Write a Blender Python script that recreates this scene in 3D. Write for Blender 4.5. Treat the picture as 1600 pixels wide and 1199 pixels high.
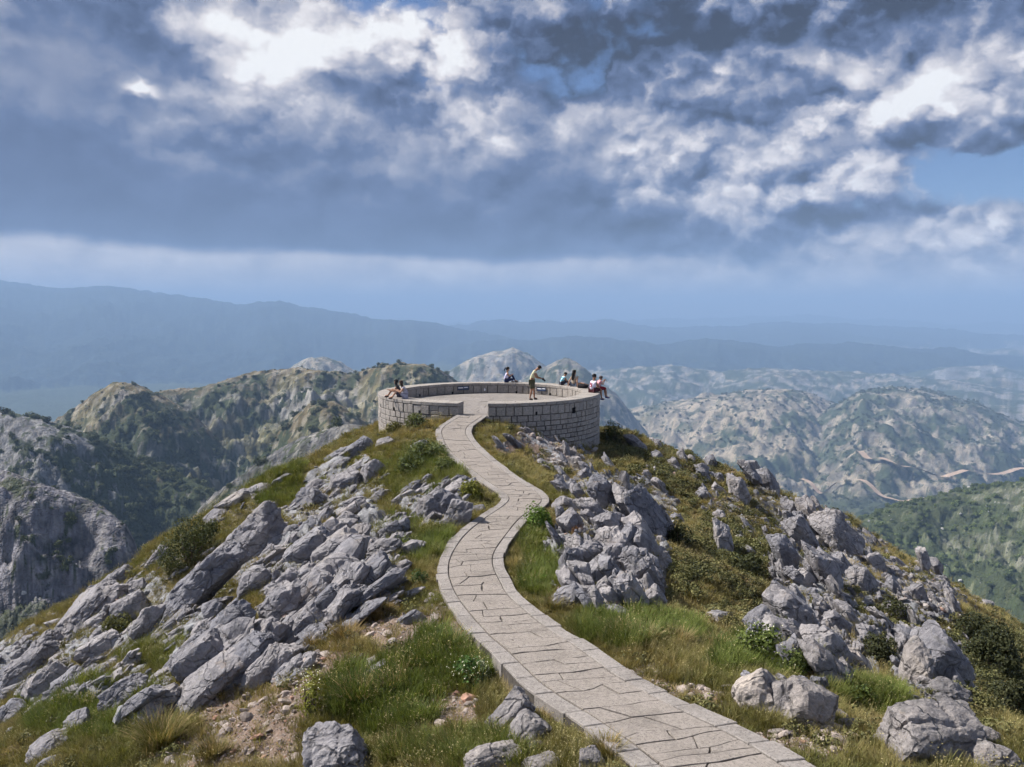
import bpy, bmesh, math, random
import numpy as np
from mathutils import Vector, Matrix, Quaternion, Euler

for _o in list(bpy.data.objects):
    bpy.data.objects.remove(_o)
random.seed(7)
RNG = np.random.default_rng(11)
SC = bpy.context.scene
COL = SC.collection

# ------------------------------------------------------------------ camera
CAM_Z = 4.75                      # metres above the lookout's floor
FPX = 1280.0                      # focal length in photo pixels (1600 wide)
HORIZON = 485.0
PITCH = math.atan((599.5 - HORIZON) / FPX)
CP, SP = math.cos(PITCH), math.sin(PITCH)
cam_data = bpy.data.cameras.new('camera')
cam_data.sensor_width = 36.0
cam_data.lens = 36.0 * FPX / 1600.0
cam_data.clip_start = 0.1
cam_data.clip_end = 90000.0
cam = bpy.data.objects.new('camera', cam_data)
COL.objects.link(cam)
cam.location = (0.0, 0.0, CAM_Z)
cam.rotation_euler = (math.radians(90.0) - PITCH, 0.0, 0.0)
SC.camera = cam

# ------------------------------------------------------------------ light and colour management
SUN_AZ = math.radians(-72.0)      # from straight ahead, minus = to the left
SUN_EL = math.radians(46.0)
EXPOSURE = 1.0
TO_SUN = Vector((math.sin(SUN_AZ) * math.cos(SUN_EL), math.cos(SUN_AZ) * math.cos(SUN_EL), math.sin(SUN_EL)))
sun_data = bpy.data.lights.new('sun', 'SUN')
sun_data.energy = 4.4
sun_data.angle = math.radians(3.0)
sun_data.color = (1.0, 0.95, 0.88)
sun = bpy.data.objects.new('sun', sun_data)
COL.objects.link(sun)
sun.rotation_euler = TO_SUN.to_track_quat('Z', 'Y').to_euler()
sun.location = (0, 0, 300)
SC.view_settings.view_transform = 'Standard'
SC.view_settings.look = 'None'
SC.view_settings.gamma = 1.0
SC.view_settings.use_curve_mapping = False
SC.view_settings.exposure = EXPOSURE
SC.render.engine = 'CYCLES'
SC.cycles.use_denoising = True
SC.cycles.use_adaptive_sampling = True
SC.cycles.adaptive_threshold = 0.025
SC.cycles.adaptive_min_samples = 10
SC.cycles.max_bounces = 4
SC.cycles.diffuse_bounces = 2
SC.cycles.glossy_bounces = 2
SC.cycles.transmission_bounces = 2
SC.cycles.volume_bounces = 0
SC.cycles.transparent_max_bounces = 8
SC.cycles.caustics_reflective = False
SC.cycles.caustics_refractive = False


# ------------------------------------------------------------------ node helpers
class X:
    """A float socket (or number) that builds Math nodes when combined."""
    def __init__(self, nt, s):
        self.nt, self.s = nt, s

    def _m(self, op, *others, clamp=False):
        n = self.nt.nodes.new('ShaderNodeMath')
        n.operation = op
        n.use_clamp = clamp
        for i, v in enumerate((self,) + others):
            v = v.s if isinstance(v, X) else v
            if isinstance(v, (int, float)):
                n.inputs[i].default_value = float(v)
            else:
                self.nt.links.new(v, n.inputs[i])
        return X(self.nt, n.outputs[0])

    def __add__(self, o): return self._m('ADD', o)
    __radd__ = __add__
    def __sub__(self, o): return self._m('SUBTRACT', o)
    def __rsub__(self, o): return (self * -1.0) + o
    def __mul__(self, o): return self._m('MULTIPLY', o)
    __rmul__ = __mul__
    def __truediv__(self, o): return self._m('DIVIDE', o)
    def clamp(self): return self._m('ADD', 0.0, clamp=True)
    def exp(self): return self._m('EXPONENT')
    def pow(self, e): return self._m('POWER', e)
    def abs(self): return self._m('ABSOLUTE')
    def mx(self, o): return self._m('MAXIMUM', o)
    def mn(self, o): return self._m('MINIMUM', o)

    def step(self, a, b):
        n = self.nt.nodes.new('ShaderNodeMapRange')
        n.interpolation_type = 'SMOOTHSTEP'
        n.inputs['From Min'].default_value = a
        n.inputs['From Max'].default_value = b
        self.nt.links.new(self.s, n.inputs['Value'])
        return X(self.nt, n.outputs['Result'])


def srgb(r, g, b):
    out = []
    for c in (r, g, b):
        c /= 255.0
        out.append(c / 12.92 if c <= 0.04045 else ((c + 0.055) / 1.055) ** 2.4)
    return tuple(out)


def noise_node(nt, vec, scale, detail=6.0, rough=0.55, dist=0.0, lac=2.0, kind='FBM'):
    n = nt.nodes.new('ShaderNodeTexNoise')
    n.noise_dimensions = '3D'
    n.noise_type = kind
    n.inputs['Scale'].default_value = scale
    n.inputs['Detail'].default_value = detail
    n.inputs['Roughness'].default_value = rough
    n.inputs['Lacunarity'].default_value = lac
    n.inputs['Distortion'].default_value = dist
    if vec is not None:
        nt.links.new(vec, n.inputs['Vector'])
    return X(nt, n.outputs[0])


def ramp(nt, fac, stops, interp='LINEAR'):
    n = nt.nodes.new('ShaderNodeValToRGB')
    n.color_ramp.interpolation = interp
    els = n.color_ramp.elements
    while len(els) < len(stops):
        els.new(0.5)
    for e, (p, c) in zip(els, stops):
        e.position = p
        e.color = (c[0], c[1], c[2], 1.0) if len(c) == 3 else c
    nt.links.new(fac.s if isinstance(fac, X) else fac, n.inputs['Fac'])
    return n.outputs['Color']


def mixc(nt, fac, a, b, mode='MIX'):
    n = nt.nodes.new('ShaderNodeMix')
    n.data_type = 'RGBA'
    n.blend_type = mode
    n.clamp_result = False
    for sock, v in ((n.inputs[0], fac), (n.inputs[6], a), (n.inputs[7], b)):
        v = v.s if isinstance(v, X) else v
        if isinstance(v, (int, float)):
            sock.default_value = float(v)
        elif isinstance(v, tuple):
            sock.default_value = (v[0], v[1], v[2], 1.0)
        else:
            nt.links.new(v, sock)
    return n.outputs[2]


def vmath(nt, op, a, b=None):
    n = nt.nodes.new('ShaderNodeVectorMath')
    n.operation = op
    for i, v in enumerate((a, b)):
        if v is None:
            continue
        if isinstance(v, tuple):
            n.inputs[i].default_value = v
        else:
            nt.links.new(v, n.inputs[i])
    return n.outputs[0]


# ------------------------------------------------------------------ sky
def px_az(px): return math.atan((px - 800.0) / FPX)
def px_el(px, py):
    xc, yc = (px - 800.0) / FPX, (599.5 - py) / FPX
    y, z = CP + yc * SP, -SP + yc * CP
    return math.atan2(z, math.hypot(xc, y))


def build_world():
    w = bpy.data.worlds.new('World')
    SC.world = w
    w.use_nodes = True
    nt = w.node_tree
    nt.nodes.clear()
    out = nt.nodes.new('ShaderNodeOutputWorld')
    bg = nt.nodes.new('ShaderNodeBackground')
    STR = 0.08
    bg.inputs['Strength'].default_value = STR
    nt.links.new(bg.outputs[0], out.inputs[0])
    tc = nt.nodes.new('ShaderNodeTexCoord')
    d = tc.outputs['Generated']
    sep = nt.nodes.new('ShaderNodeSeparateXYZ')
    nt.links.new(d, sep.inputs[0])
    x, y, z = (X(nt, sep.outputs[i]) for i in range(3))
    az = x._m('ARCTAN2', y)
    el = z._m('ARCSINE')
    sky = nt.nodes.new('ShaderNodeTexSky')
    sky.sky_type = 'NISHITA'
    sky.sun_disc = False
    sky.sun_elevation = SUN_EL
    sky.sun_rotation = SUN_AZ
    sky.altitude = 1600.0
    sky.air_density = 1.0
    sky.dust_density = 1.0
    sky.ozone_density = 1.5

    # cloud relief on compass angle and elevation, flattened a little towards the horizon
    pc = nt.nodes.new('ShaderNodeCombineXYZ')
    nt.links.new(az.s, pc.inputs[0])
    nt.links.new((el * 1.35).s, pc.inputs[1])
    v0 = pc.outputs[0]

    def n2(vec, scale, detail, rough):
        x_ = noise_node(nt, vec, scale, detail, rough)
        x_.s.node.noise_dimensions = '2D'
        return x_

    def billow(vec, scale, detail=3.0):
        n = nt.nodes.new('ShaderNodeTexVoronoi')
        n.voronoi_dimensions = '2D'
        n.feature = 'F1'
        n.normalize = True
        n.inputs['Scale'].default_value = scale
        n.inputs['Detail'].default_value = detail
        n.inputs['Roughness'].default_value = 0.52
        n.inputs['Lacunarity'].default_value = 2.3
        nt.links.new(vec, n.inputs['Vector'])
        return X(nt, n.outputs['Distance'])

    soft = n2(v0, 4.0, 2.0, 0.5)
    soft_b = n2(vmath(nt, 'ADD', v0, (7.7, 3.1, 0.0)), 4.0, 2.0, 0.5)
    wn = nt.nodes.new('ShaderNodeCombineXYZ')
    nt.links.new(((soft - 0.5) * 0.05).s, wn.inputs[0])
    nt.links.new(((soft_b - 0.5) * 0.05).s, wn.inputs[1])
    v1 = vmath(nt, 'ADD', v0, wn.outputs[0])
    big = n2(v1, 4.6, 5.0, 0.5)
    big2 = n2(vmath(nt, 'ADD', v1, (-0.014, 0.042, 0.0)), 4.6, 3.0, 0.5)
    fine = n2(v0, 34.0, 4.0, 0.62)
    fw = nt.nodes.new('ShaderNodeCombineXYZ')
    nt.links.new(((fine - 0.5) * 0.034).s, fw.inputs[0])
    nt.links.new(((n2(vmath(nt, 'ADD', v0, (3.3, 9.1, 0.0)), 34.0, 3.0, 0.62) - 0.5) * 0.034).s, fw.inputs[1])
    v2 = vmath(nt, 'ADD', v1, fw.outputs[0])
    puff = 1.0 - billow(v2, 9.0, 2.5)
    puff2 = 1.0 - billow(vmath(nt, 'ADD', v2, (-0.008, 0.022, 0.0)), 9.0, 2.0)

    # macro layout of cloud thickness and brightness: soft bumps around compass directions
    ae = nt.nodes.new('ShaderNodeCombineXYZ')
    nt.links.new((az + (big - 0.5) * 0.06).s, ae.inputs[0])
    nt.links.new((el + (puff - 0.5) * 0.06).s, ae.inputs[1])

    def total(lst):
        t = None
        for (px, py, sx, sy, g) in lst:
            a0, e0 = px_az(px), px_el(px, py)
            kx, ky = FPX / (2.6 * sx), FPX / (2.6 * sy)
            n = nt.nodes.new('ShaderNodeVectorMath')
            n.operation = 'MULTIPLY_ADD'
            nt.links.new(ae.outputs[0], n.inputs[0])
            n.inputs[1].default_value = (kx, ky, 0.0)
            n.inputs[2].default_value = (-a0 * kx, -e0 * ky, 0.0)
            gr = nt.nodes.new('ShaderNodeTexGradient')
            gr.gradient_type = 'QUADRATIC_SPHERE'
            nt.links.new(n.outputs[0], gr.inputs[0])
            b = X(nt, gr.outputs['Fac'])
            t = b * g if t is None else b._m('MULTIPLY_ADD', g, t)
        return t

    # the long flat-based bank to the left: sharp base, soft top, dies out to the right
    wob = (soft - 0.5) * 0.05 + (big - 0.5) * 0.03
    base_el = px_el(500, 404)
    lw = 1.0 - (az + wob * 3.0).step(px_az(820), px_az(1180))
    edge = (el + wob * 0.55 + az * 0.012).step(base_el - 0.004, base_el + 0.014)
    vague = (el + wob * 1.2).step(px_el(1200, 470), px_el(1200, 330))
    low = edge * lw + vague * (1.0 - lw)
    bank = edge * (1.0 - (el + wob * 2.0 + (az + 0.1)._m('MAXIMUM', 0.0) * 0.22).step(px_el(400, 330), px_el(400, 60))) * (1.0 - (az + wob * 4.0).step(px_az(760), px_az(1420)))
    calm = (1.0 - bank * 0.90) * (0.22 + low * 0.78) * (1.0 - total([(110, 90, 230, 130, 0.95)]))
    lum = 0.43 + ((big - big2) * 1.7 + (puff - puff2) * 2.0 + (big - 0.5) * 0.5 + (puff - 0.70) * 0.55 + (fine - 0.5) * 0.16) * calm
    lum = lum + bank * -0.17 + total(LUM)
    lum = lum + (1.0 - low) * 0.32
    cloud = ramp(nt, lum.clamp(), RAMP)
    dens = 0.34 + (big - 0.5) * 2.0 + (puff - 0.72) * 1.6 + (fine - 0.5) * 0.25 + bank * 1.5 + (1.0 - low) * 0.6 + total(DENS)
    alpha = dens.step(-0.02, 0.30)
    gain = 1.0 / (2.0 ** EXPOSURE) / STR
    cloud_l = mixc(nt, 1.0, cloud, (gain, gain, gain), 'MULTIPLY')
    col = mixc(nt, alpha, mixc(nt, 1.0, sky.outputs[0], (0.46, 0.52, 0.64), 'MULTIPLY'), cloud_l)
    nt.links.new(col, bg.inputs['Color'])
    w.cycles.sampling_method = 'MANUAL'
    w.cycles.sample_map_resolution = 256


LUM = [(485, 72, 78, 50, 0.70), (235, 30, 90, 50, -0.30), (1000, 20, 90, 40, -0.12), (365, 20, 50, 32, 0.50), (690, 30, 110, 65, 0.42), (720, 125, 60, 45, 0.25),
       (560, 112, 55, 24, -0.30), (800, 85, 90, 34, -0.20), (580, 180, 130, 40, 0.18),
       (1000, 60, 150, 60, -0.28), (1350, 12, 340, 48, -0.52), (1590, 115, 70, 60, -0.28),
       (1400, 135, 130, 62, 0.34), (1170, 165, 130, 60, 0.30), (900, 180, 120, 60, 0.20), (800, 270, 220, 40, 0.06),
       (1120, 252, 60, 18, 0.20), (1240, 240, 60, 24, 0.20), (1490, 340, 150, 26, 0.22), (1300, 300, 120, 40, -0.14),
       (1000, 330, 190, 40, -0.20), (240, 118, 16, 7, 1.0), (110, 80, 240, 120, 0.07)]
DENS = [(1490, 258, 130, 34, -0.72), (1300, 212, 60, 20, -0.25), (1130, 160, 140, 60, 0.75), (1400, 150, 120, 55, 0.6), (930, 190, 90, 60, 0.5), (830, 100, 50, 20, -0.15),
        (690, 125, 60, 22, -0.30), (1330, 300, 60, 30, -0.35), (870, 240, 40, 16, -0.35),
        (1240, 270, 90, 36, 0.65), (1120, 275, 80, 40, 0.5), (1480, 370, 150, 36, 0.7), (1330, 20, 330, 60, 0.8),
        (485, 75, 80, 50, 0.6), (150, 90, 260, 120, 0.9), (1000, 330, 220, 60, 0.7)]
RAMP = [(0.00, srgb(48, 52, 68)), (0.15, srgb(68, 80, 110)), (0.34, srgb(98, 114, 150)), (0.54, srgb(154, 160, 180)),
        (0.70, srgb(200, 199, 208)), (0.86, srgb(236, 232, 234)), (1.0, srgb(255, 255, 255))]
build_world()

# ------------------------------------------------------------------ numpy noise
_perm = np.random.default_rng(5).permutation(256)
_perm = np.concatenate([_perm, _perm, _perm]).astype(np.int64)
_g3 = np.array([(1, 1, 0), (-1, 1, 0), (1, -1, 0), (-1, -1, 0), (1, 0, 1), (-1, 0, 1), (1, 0, -1), (-1, 0, -1),
                (0, 1, 1), (0, -1, 1), (0, 1, -1), (0, -1, -1), (1, 1, 0), (-1, 1, 0), (0, -1, 1), (0, -1, -1)], float)
_ga = np.arange(16) * (2 * math.pi / 16)
_g2 = np.stack([np.cos(_ga), np.sin(_ga)], 1)


def noise2(x, y):
    x, y = np.asarray(x, float), np.asarray(y, float)
    xi, yi = np.floor(x), np.floor(y)
    fx, fy = x - xi, y - yi
    xi, yi = xi.astype(np.int64) & 255, yi.astype(np.int64) & 255
    u = fx * fx * fx * (fx * (fx * 6 - 15) + 10)
    v = fy * fy * fy * (fy * (fy * 6 - 15) + 10)

    def g(ix, iy, dx, dy):
        h = _perm[_perm[ix] + iy] & 15
        return _g2[h, 0] * dx + _g2[h, 1] * dy
    a = g(xi, yi, fx, fy)
    b = g(xi + 1, yi, fx - 1, fy)
    c = g(xi, yi + 1, fx, fy - 1)
    d = g(xi + 1, yi + 1, fx - 1, fy - 1)
    return ((a + (b - a) * u) * (1 - v) + (c + (d - c) * u) * v) * 1.5


def noise3(p):
    i = np.floor(p)
    f = p - i
    i = i.astype(np.int64) & 255
    w = f * f * f * (f * (f * 6 - 15) + 10)
    tot = 0.0
    for dx in (0, 1):
        for dy in (0, 1):
            for dz in (0, 1):
                h = _perm[_perm[_perm[i[:, 0] + dx] + i[:, 1] + dy] + i[:, 2] + dz] & 15
                g = _g3[h]
                dot = g[:, 0] * (f[:, 0] - dx) + g[:, 1] * (f[:, 1] - dy) + g[:, 2] * (f[:, 2] - dz)
                wt = (w[:, 0] if dx else 1 - w[:, 0]) * (w[:, 1] if dy else 1 - w[:, 1]) * (w[:, 2] if dz else 1 - w[:, 2])
                tot = tot + dot * wt
    return tot


def fbm2(x, y, octv=5, gain=0.5, lac=2.03):
    t, a, f = 0.0, 1.0, 1.0
    for k in range(octv):
        t = t + a * noise2(x * f + 17.3 * k, y * f - 9.1 * k)
        a *= gain
        f *= lac
    return t


def ridged2(x, y, octv=5, gain=0.5, lac=2.07):
    t, a, f, n = 0.0, 1.0, 1.0, 0.0
    for k in range(octv):
        t = t + a * (1.0 - np.abs(noise2(x * f + 31.7 * k, y * f + 5.3 * k)) * 1.6)
        n += a
        a *= gain
        f *= lac
    return t / n


def sstep(a, b, x):
    t = np.clip((x - a) / (b - a), 0, 1)
    return t * t * (3 - 2 * t)


# ------------------------------------------------------------------ pixels of the survey picture -> directions in the place
def ray(px, py):
    xc, yc = (np.asarray(px, float) - 800.0) / FPX, (599.5 - np.asarray(py, float)) / FPX
    y, z = CP + yc * SP, -SP + yc * CP
    return xc / y, z / y                    # x and z per metre of depth


def at(px, py, depth):
    kx, kz = ray(px, py)
    return np.stack([kx * depth, np.broadcast_to(depth, np.shape(kx)) * 1.0, CAM_Z + kz * depth], -1)


def to_px(x, y, z):
    zz = z - CAM_Z
    f = y * CP - zz * SP
    u = y * SP + zz * CP
    return 800.0 + FPX * x / f, 599.5 - FPX * u / f


# ------------------------------------------------------------------ mesh helpers
def grid_mesh(name, P, nu, nv, smooth=True):
    """P: (nv*nu, 3) row-major; quads."""
    idx = np.arange(nu * nv).reshape(nv, nu)
    q = np.stack([idx[:-1, :-1], idx[:-1, 1:], idx[1:, 1:], idx[1:, :-1]], -1).reshape(-1, 4)
    return quad_mesh(name, P, q, smooth)


def quad_mesh(name, P, q, smooth=True):
    me = bpy.data.meshes.new(name)
    nf, k = q.shape
    me.vertices.add(len(P))
    me.vertices.foreach_set('co', np.ascontiguousarray(P, np.float32).ravel())
    me.loops.add(nf * k)
    me.loops.foreach_set('vertex_index', np.ascontiguousarray(q, np.int32).ravel())
    me.polygons.add(nf)
    me.polygons.foreach_set('loop_start', np.arange(0, nf * k, k, dtype=np.int32))
    me.polygons.foreach_set('use_smooth', np.full(nf, smooth, bool))
    me.update(calc_edges=True)
    return me


def fattr(me, name, vals):
    a = me.attributes.new(name, 'FLOAT', 'POINT')
    a.data.foreach_set('value', np.ascontiguousarray(vals, np.float32))


def cattr(me, name, rgb):
    a = me.attributes.new(name, 'FLOAT_COLOR', 'POINT')
    c = np.ones((len(rgb), 4), np.float32)
    c[:, :3] = rgb
    a.data.foreach_set('color', c.ravel())


def add(name, me, mat=None, parent=None, loc=None):
    o = bpy.data.objects.new(name, me)
    COL.objects.link(o)
    if mat is not None and me is not None and not me.materials:
        me.materials.append(mat)
    if parent is not None:
        o.parent = parent
    if loc is not None:
        o.location = loc
    return o


def tag(o, label=None, cat=None, group=None, kind=None):
    if label: o['label'] = label
    if cat: o['category'] = cat
    if group: o['group'] = group
    if kind: o['kind'] = kind
    return o


def py_mesh(name, verts, faces, smooth=False):
    me = bpy.data.meshes.new(name)
    me.from_pydata([tuple(v) for v in verts], [], faces)
    if smooth:
        me.polygons.foreach_set('use_smooth', np.full(len(me.polygons), True, bool))
    me.update()
    return me


# ------------------------------------------------------------------ materials
def material(name, rough=0.85, spec=0.3):
    m = bpy.data.materials.new(name)
    m.use_nodes = True
    nt = m.node_tree
    b = nt.nodes['Principled BSDF']
    b.inputs['Roughness'].default_value = rough
    b.inputs['Specular IOR Level'].default_value = spec
    return m, nt, b


def objvec(nt):
    return nt.nodes.new('ShaderNodeTexCoord').outputs['Object']


def posvec(nt):
    return nt.nodes.new('ShaderNodeNewGeometry').outputs['Position']


def attr(nt, name, kind='GEOMETRY'):
    n = nt.nodes.new('ShaderNodeAttribute')
    n.attribute_type = kind
    n.attribute_name = name
    return n


def bump(nt, b, h, strength=0.5, dist=0.02, prev=None):
    n = nt.nodes.new('ShaderNodeBump')
    n.inputs['Strength'].default_value = strength
    n.inputs['Distance'].default_value = dist
    nt.links.new(h.s if isinstance(h, X) else h, n.inputs['Height'])
    if prev is not None:
        nt.links.new(prev.outputs[0], n.inputs['Normal'])
    nt.links.new(n.outputs[0], b.inputs['Normal'])
    return n


def simple_mat(name, col, rough=0.8, var=0.12, scale=6.0, spec=0.3, bmp=0.0, bd=0.01):
    m, nt, b = material(name, rough, spec)
    v = objvec(nt)
    n = noise_node(nt, v, scale, 5.0, 0.6)
    c = mixc(nt, n.step(0.25, 0.75), tuple(x * (1 - var) for x in col), tuple(min(1, x * (1 + var)) for x in col))
    nt.links.new(c, b.inputs['Base Color'])
    if bmp:
        bump(nt, b, noise_node(nt, v, scale * 4, 5.0, 0.6), bmp, bd)
    return m


def limestone(name, tint=(1, 1, 1), world=True):
    """Weathered karst limestone: grey with pale scoured faces, dark seams and lichen stains."""
    m, nt, b = material(name, 0.9, 0.25)
    geo = nt.nodes.new('ShaderNodeNewGeometry')
    v = geo.outputs['Position'] if world else objvec(nt)
    n1 = noise_node(nt, v, 1.3, 6.0, 0.6, 0.3)
    n2_ = noise_node(nt, v, 7.0, 7.0, 0.65, 0.5)
    n3 = noise_node(nt, v, 38.0, 4.0, 0.6)
    seam = nt.nodes.new('ShaderNodeTexVoronoi')
    seam.feature = 'DISTANCE_TO_EDGE'
    seam.inputs['Scale'].default_value = 1.3
    wv = vmath(nt, 'ADD', v, vmath(nt, 'MULTIPLY', vmath(nt, 'SUBTRACT', nt.nodes.new('ShaderNodeTexNoise').outputs['Color'], (0.5, 0.5, 0.5)), (0.5, 0.5, 0.5)))
    tn = [n for n in nt.nodes if n.type == 'TEX_NOISE'][-1]
    tn.inputs['Scale'].default_value = 2.0
    tn.inputs['Detail'].default_value = 4.0
    nt.links.new(v, tn.inputs['Vector'])
    nt.links.new(vmath(nt, 'MULTIPLY', wv, (1.0, 1.0, 1.6)), seam.inputs['Vector'])
    sd = X(nt, seam.outputs['Distance'])
    base = ramp(nt, n1 * 0.55 + n2_ * 0.45, [(0.30, (0.085, 0.086, 0.093)), (0.43, (0.185, 0.186, 0.195)), (0.55, (0.275, 0.273, 0.278)), (0.70, (0.37, 0.362, 0.355))])
    base = mixc(nt, 1.0, base, tint, 'MULTIPLY')
    base = mixc(nt, (1.0 - sd.step(0.0, 0.04)) * 0.55 * n1.step(0.42, 0.58), base, (0.05, 0.05, 0.055))
    lich = noise_node(nt, v, 3.1, 5.0, 0.7, 1.0).step(0.56, 0.68)
    base = mixc(nt, lich * 0.55, base, (0.17, 0.165, 0.15))
    warm = noise_node(nt, v, 0.9, 3.0, 0.6).step(0.55, 0.72)
    base = mixc(nt, warm * 0.35, base, (0.44, 0.385, 0.33))
    base = mixc(nt, n3.step(0.3, 0.7), mixc(nt, 1.0, base, (0.80, 0.80, 0.80), 'MULTIPLY'), base)
    rnd = X(nt, nt.nodes.new('ShaderNodeObjectInfo').outputs['Random'])
    base = mixc(nt, rnd, mixc(nt, 1.0, base, (0.74, 0.76, 0.80), 'MULTIPLY'), mixc(nt, 1.0, base, (1.22, 1.18, 1.12), 'MULTIPLY'))
    rust = noise_node(nt, v, 1.7, 6.0, 0.7, 1.5).step(0.60, 0.70)
    base = mixc(nt, rust * 0.4, base, (0.24, 0.175, 0.12))
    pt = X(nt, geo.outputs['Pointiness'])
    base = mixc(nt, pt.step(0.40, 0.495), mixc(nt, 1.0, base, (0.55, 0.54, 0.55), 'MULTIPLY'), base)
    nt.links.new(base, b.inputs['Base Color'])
    b1 = bump(nt, b, n2_ + sd.step(0.0, 0.05) * 0.5, 0.9, 0.09)
    bump(nt, b, n3, 0.5, 0.012, b1)
    return m


# ------------------------------------------------------------------ the path: edge pairs, left and right, from the gap in the wall downwards
D_TAB = np.array([(648, 36.55), (666, 34.8), (703, 31.0), (733, 28.2), (757, 26.0), (785, 23.8), (809, 22.2), (835, 20.7), (878, 18.4),
                  (940, 15.8), (1000, 13.65), (1044, 12.35), (1100, 11.0), (1199, 9.2), (1275, 8.15), (1400, 6.9)], float)


def path_depth(py): return np.interp(py, D_TAB[:, 0], D_TAB[:, 1])


L_PX = [(716, 648), (703, 655), (685.5, 666), (681, 677), (692, 703), (724, 733), (757, 757), (776, 770), (783, 778), (775, 788), (744, 809), (711, 835), (690, 865), (683, 890),
        (686, 915), (700, 942), (736, 990), (765, 1017), (792, 1044), (824, 1076), (898, 1127), (963, 1177), (1005, 1212), (1085, 1275), (1200, 1370)]
R_PX = [(762, 650), (750, 658), (738, 668), (738.6, 681), (757, 703), (787, 729), (824, 754), (848, 767), (859, 781), (848, 793), (826, 808), (811, 829), (790, 859), (787, 880),
        (800, 908), (816, 933), (880, 982), (915, 1000), (955, 1027), (998, 1056), (1080, 1097), (1180, 1146), (1262, 1190), (1370, 1250), (1500, 1330)]
L_W = np.array([at(px, py, path_depth(py)) for px, py in L_PX])
R_W = np.array([at(px, py, path_depth(py)) for px, py in R_PX])
# the paving lies level across: both edges take the height of the mean profile
_ys = np.concatenate([L_W[:, 1], R_W[:, 1]])
_zs = np.concatenate([L_W[:, 2], R_W[:, 2]])
_pc = np.polyfit(_ys, _zs, 5)


def path_z(y):
    y = np.clip(np.asarray(y, float), 7.0, 36.6)
    return np.polyval(_pc, y)


def catmull(P, n):
    """dense smooth curve through P (k,3): n samples per span"""
    Q = np.vstack([2 * P[0] - P[1], P, 2 * P[-1] - P[-2]])
    out = []
    for i in range(1, len(Q) - 2):
        t = np.linspace(0, 1, n, endpoint=False)[:, None]
        a, b, c, d = Q[i - 1], Q[i], Q[i + 1], Q[i + 2]
        out.append(0.5 * (2 * b + (c - a) * t + (2 * a - 5 * b + 4 * c - d) * t ** 2 + (-a + 3 * b - 3 * c + d) * t ** 3))
    out.append(P[-1:])
    return np.vstack(out)


L_C = catmull(L_W, 24)
R_C = catmull(R_W, 24)
_mid = (L_C + R_C) / 2
_s = np.concatenate([[0], np.cumsum(np.linalg.norm(np.diff(_mid[:, :2], axis=0), axis=1))])
PATH_LEN = float(_s[-1])


def path_pt(s, v, dz=0.0):
    """s metres along from the lookout, v 0..1 from left to right edge"""
    s = np.asarray(s, float)
    v = np.asarray(v, float)
    l = np.stack([np.interp(s, _s, L_C[:, k]) for k in range(2)], -1)
    r = np.stack([np.interp(s, _s, R_C[:, k]) for k in range(2)], -1)
    p = l + (r - l) * v[..., None]
    z = path_z(p[..., 1]) + dz
    return np.concatenate([p, z[..., None]], -1)


_lo = np.argsort(L_C[:, 1])
_ro = np.argsort(R_C[:, 1])


def path_x(y):
    return np.interp(y, L_C[_lo, 1], L_C[_lo, 0]), np.interp(y, R_C[_ro, 1], R_C[_ro, 0])


# ------------------------------------------------------------------ the near hill
PLAT = (-1.165, 42.0)
R_OUT, R_IN = 5.66, 4.78
PR_L = np.array([(0, .0), (1, .2), (3, .75), (5, 1.45), (8, 2.8), (11.5, 4.9), (14.5, 6.7), (20, 10.4), (26.5, 15.2), (40, 27), (80, 65)])
PR_RF = np.array([(0, .08), (1.5, .45), (4.5, 1.55), (9, 2.85), (14, 4.4), (18, 6.3), (28, 12), (40, 21), (80, 55)])
PR_RN = np.array([(0, .06), (2, .10), (4, .5), (6, 1.3), (9, 2.3), (14, 4.2), (20, 7.6), (30, 14), (80, 50)])


def smooth_profile(tab):
    xs = np.linspace(0, 80, 801)
    ys = np.interp(xs, tab[:, 0], tab[:, 1])
    k = np.ones(15) / 15
    return xs, np.convolve(np.pad(ys, 7, mode='edge'), k, 'valid')


_pl, _prf, _prn = smooth_profile(PR_L), smooth_profile(PR_RF), smooth_profile(PR_RN)

# rock, scree and green zones: ellipses round places read off the survey picture (cx, cy, rx, ry, strength)
ROCKZ = [(560, 860, 95, 75, 1.0), (470, 930, 70, 60, .9), (350, 1020, 95, 62, 1.0), (310, 900, 95, 55, .35), (100, 1020, 150, 70, .4),
         (200, 1090, 70, 40, .5), (545, 745, 60, 45, .5), (690, 785, 60, 38, .7), (590, 925, 70, 30, .6), (440, 1010, 60, 50, .7),
         (955, 870, 95, 105, 1.0), (930, 775, 70, 40, .7), (1000, 800, 55, 60, .6), (1270, 870, 70, 80, .7), (1290, 1000, 110, 70, .9),
         (1450, 1050, 70, 70, .8), (1150, 760, 60, 50, .35), (1230, 1100, 90, 45, .35), (1350, 880, 60, 60, .5), (830, 690, 60, 18, .45),
         (880, 715, 60, 22, .4), (400, 800, 80, 40, .3), (800, 1150, 60, 40, .2), (430, 880, 90, 55, .75), (500, 800, 60, 40, .5), (230, 960, 120, 60, .6), (60, 1060, 120, 50, .6),
         (1410, 940, 100, 60, .5), (1180, 800, 90, 70, .40), (1340, 930, 80, 60, .6), (1100, 730, 80, 35, .35), (520, 980, 60, 30, .5), (620, 900, 40, 30, .5)]
SCREEZ = [(400, 1110, 110, 62, 1.0), (640, 985, 90, 26, .8), (500, 1040, 70, 30, .6), (700, 1110, 55, 34, .9), (310, 1180, 80, 40, .6), (840, 690, 75, 24, .8),
          (1090, 1085, 60, 22, .7), (1270, 1160, 110, 28, .7), (1010, 1055, 40, 20, .5), (660, 945, 40, 25, .5), (560, 1180, 60, 20, .3), (420, 1165, 70, 35, .8), (1490, 930, 120, 50, .42), (880, 712, 60, 20, .5)]
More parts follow.
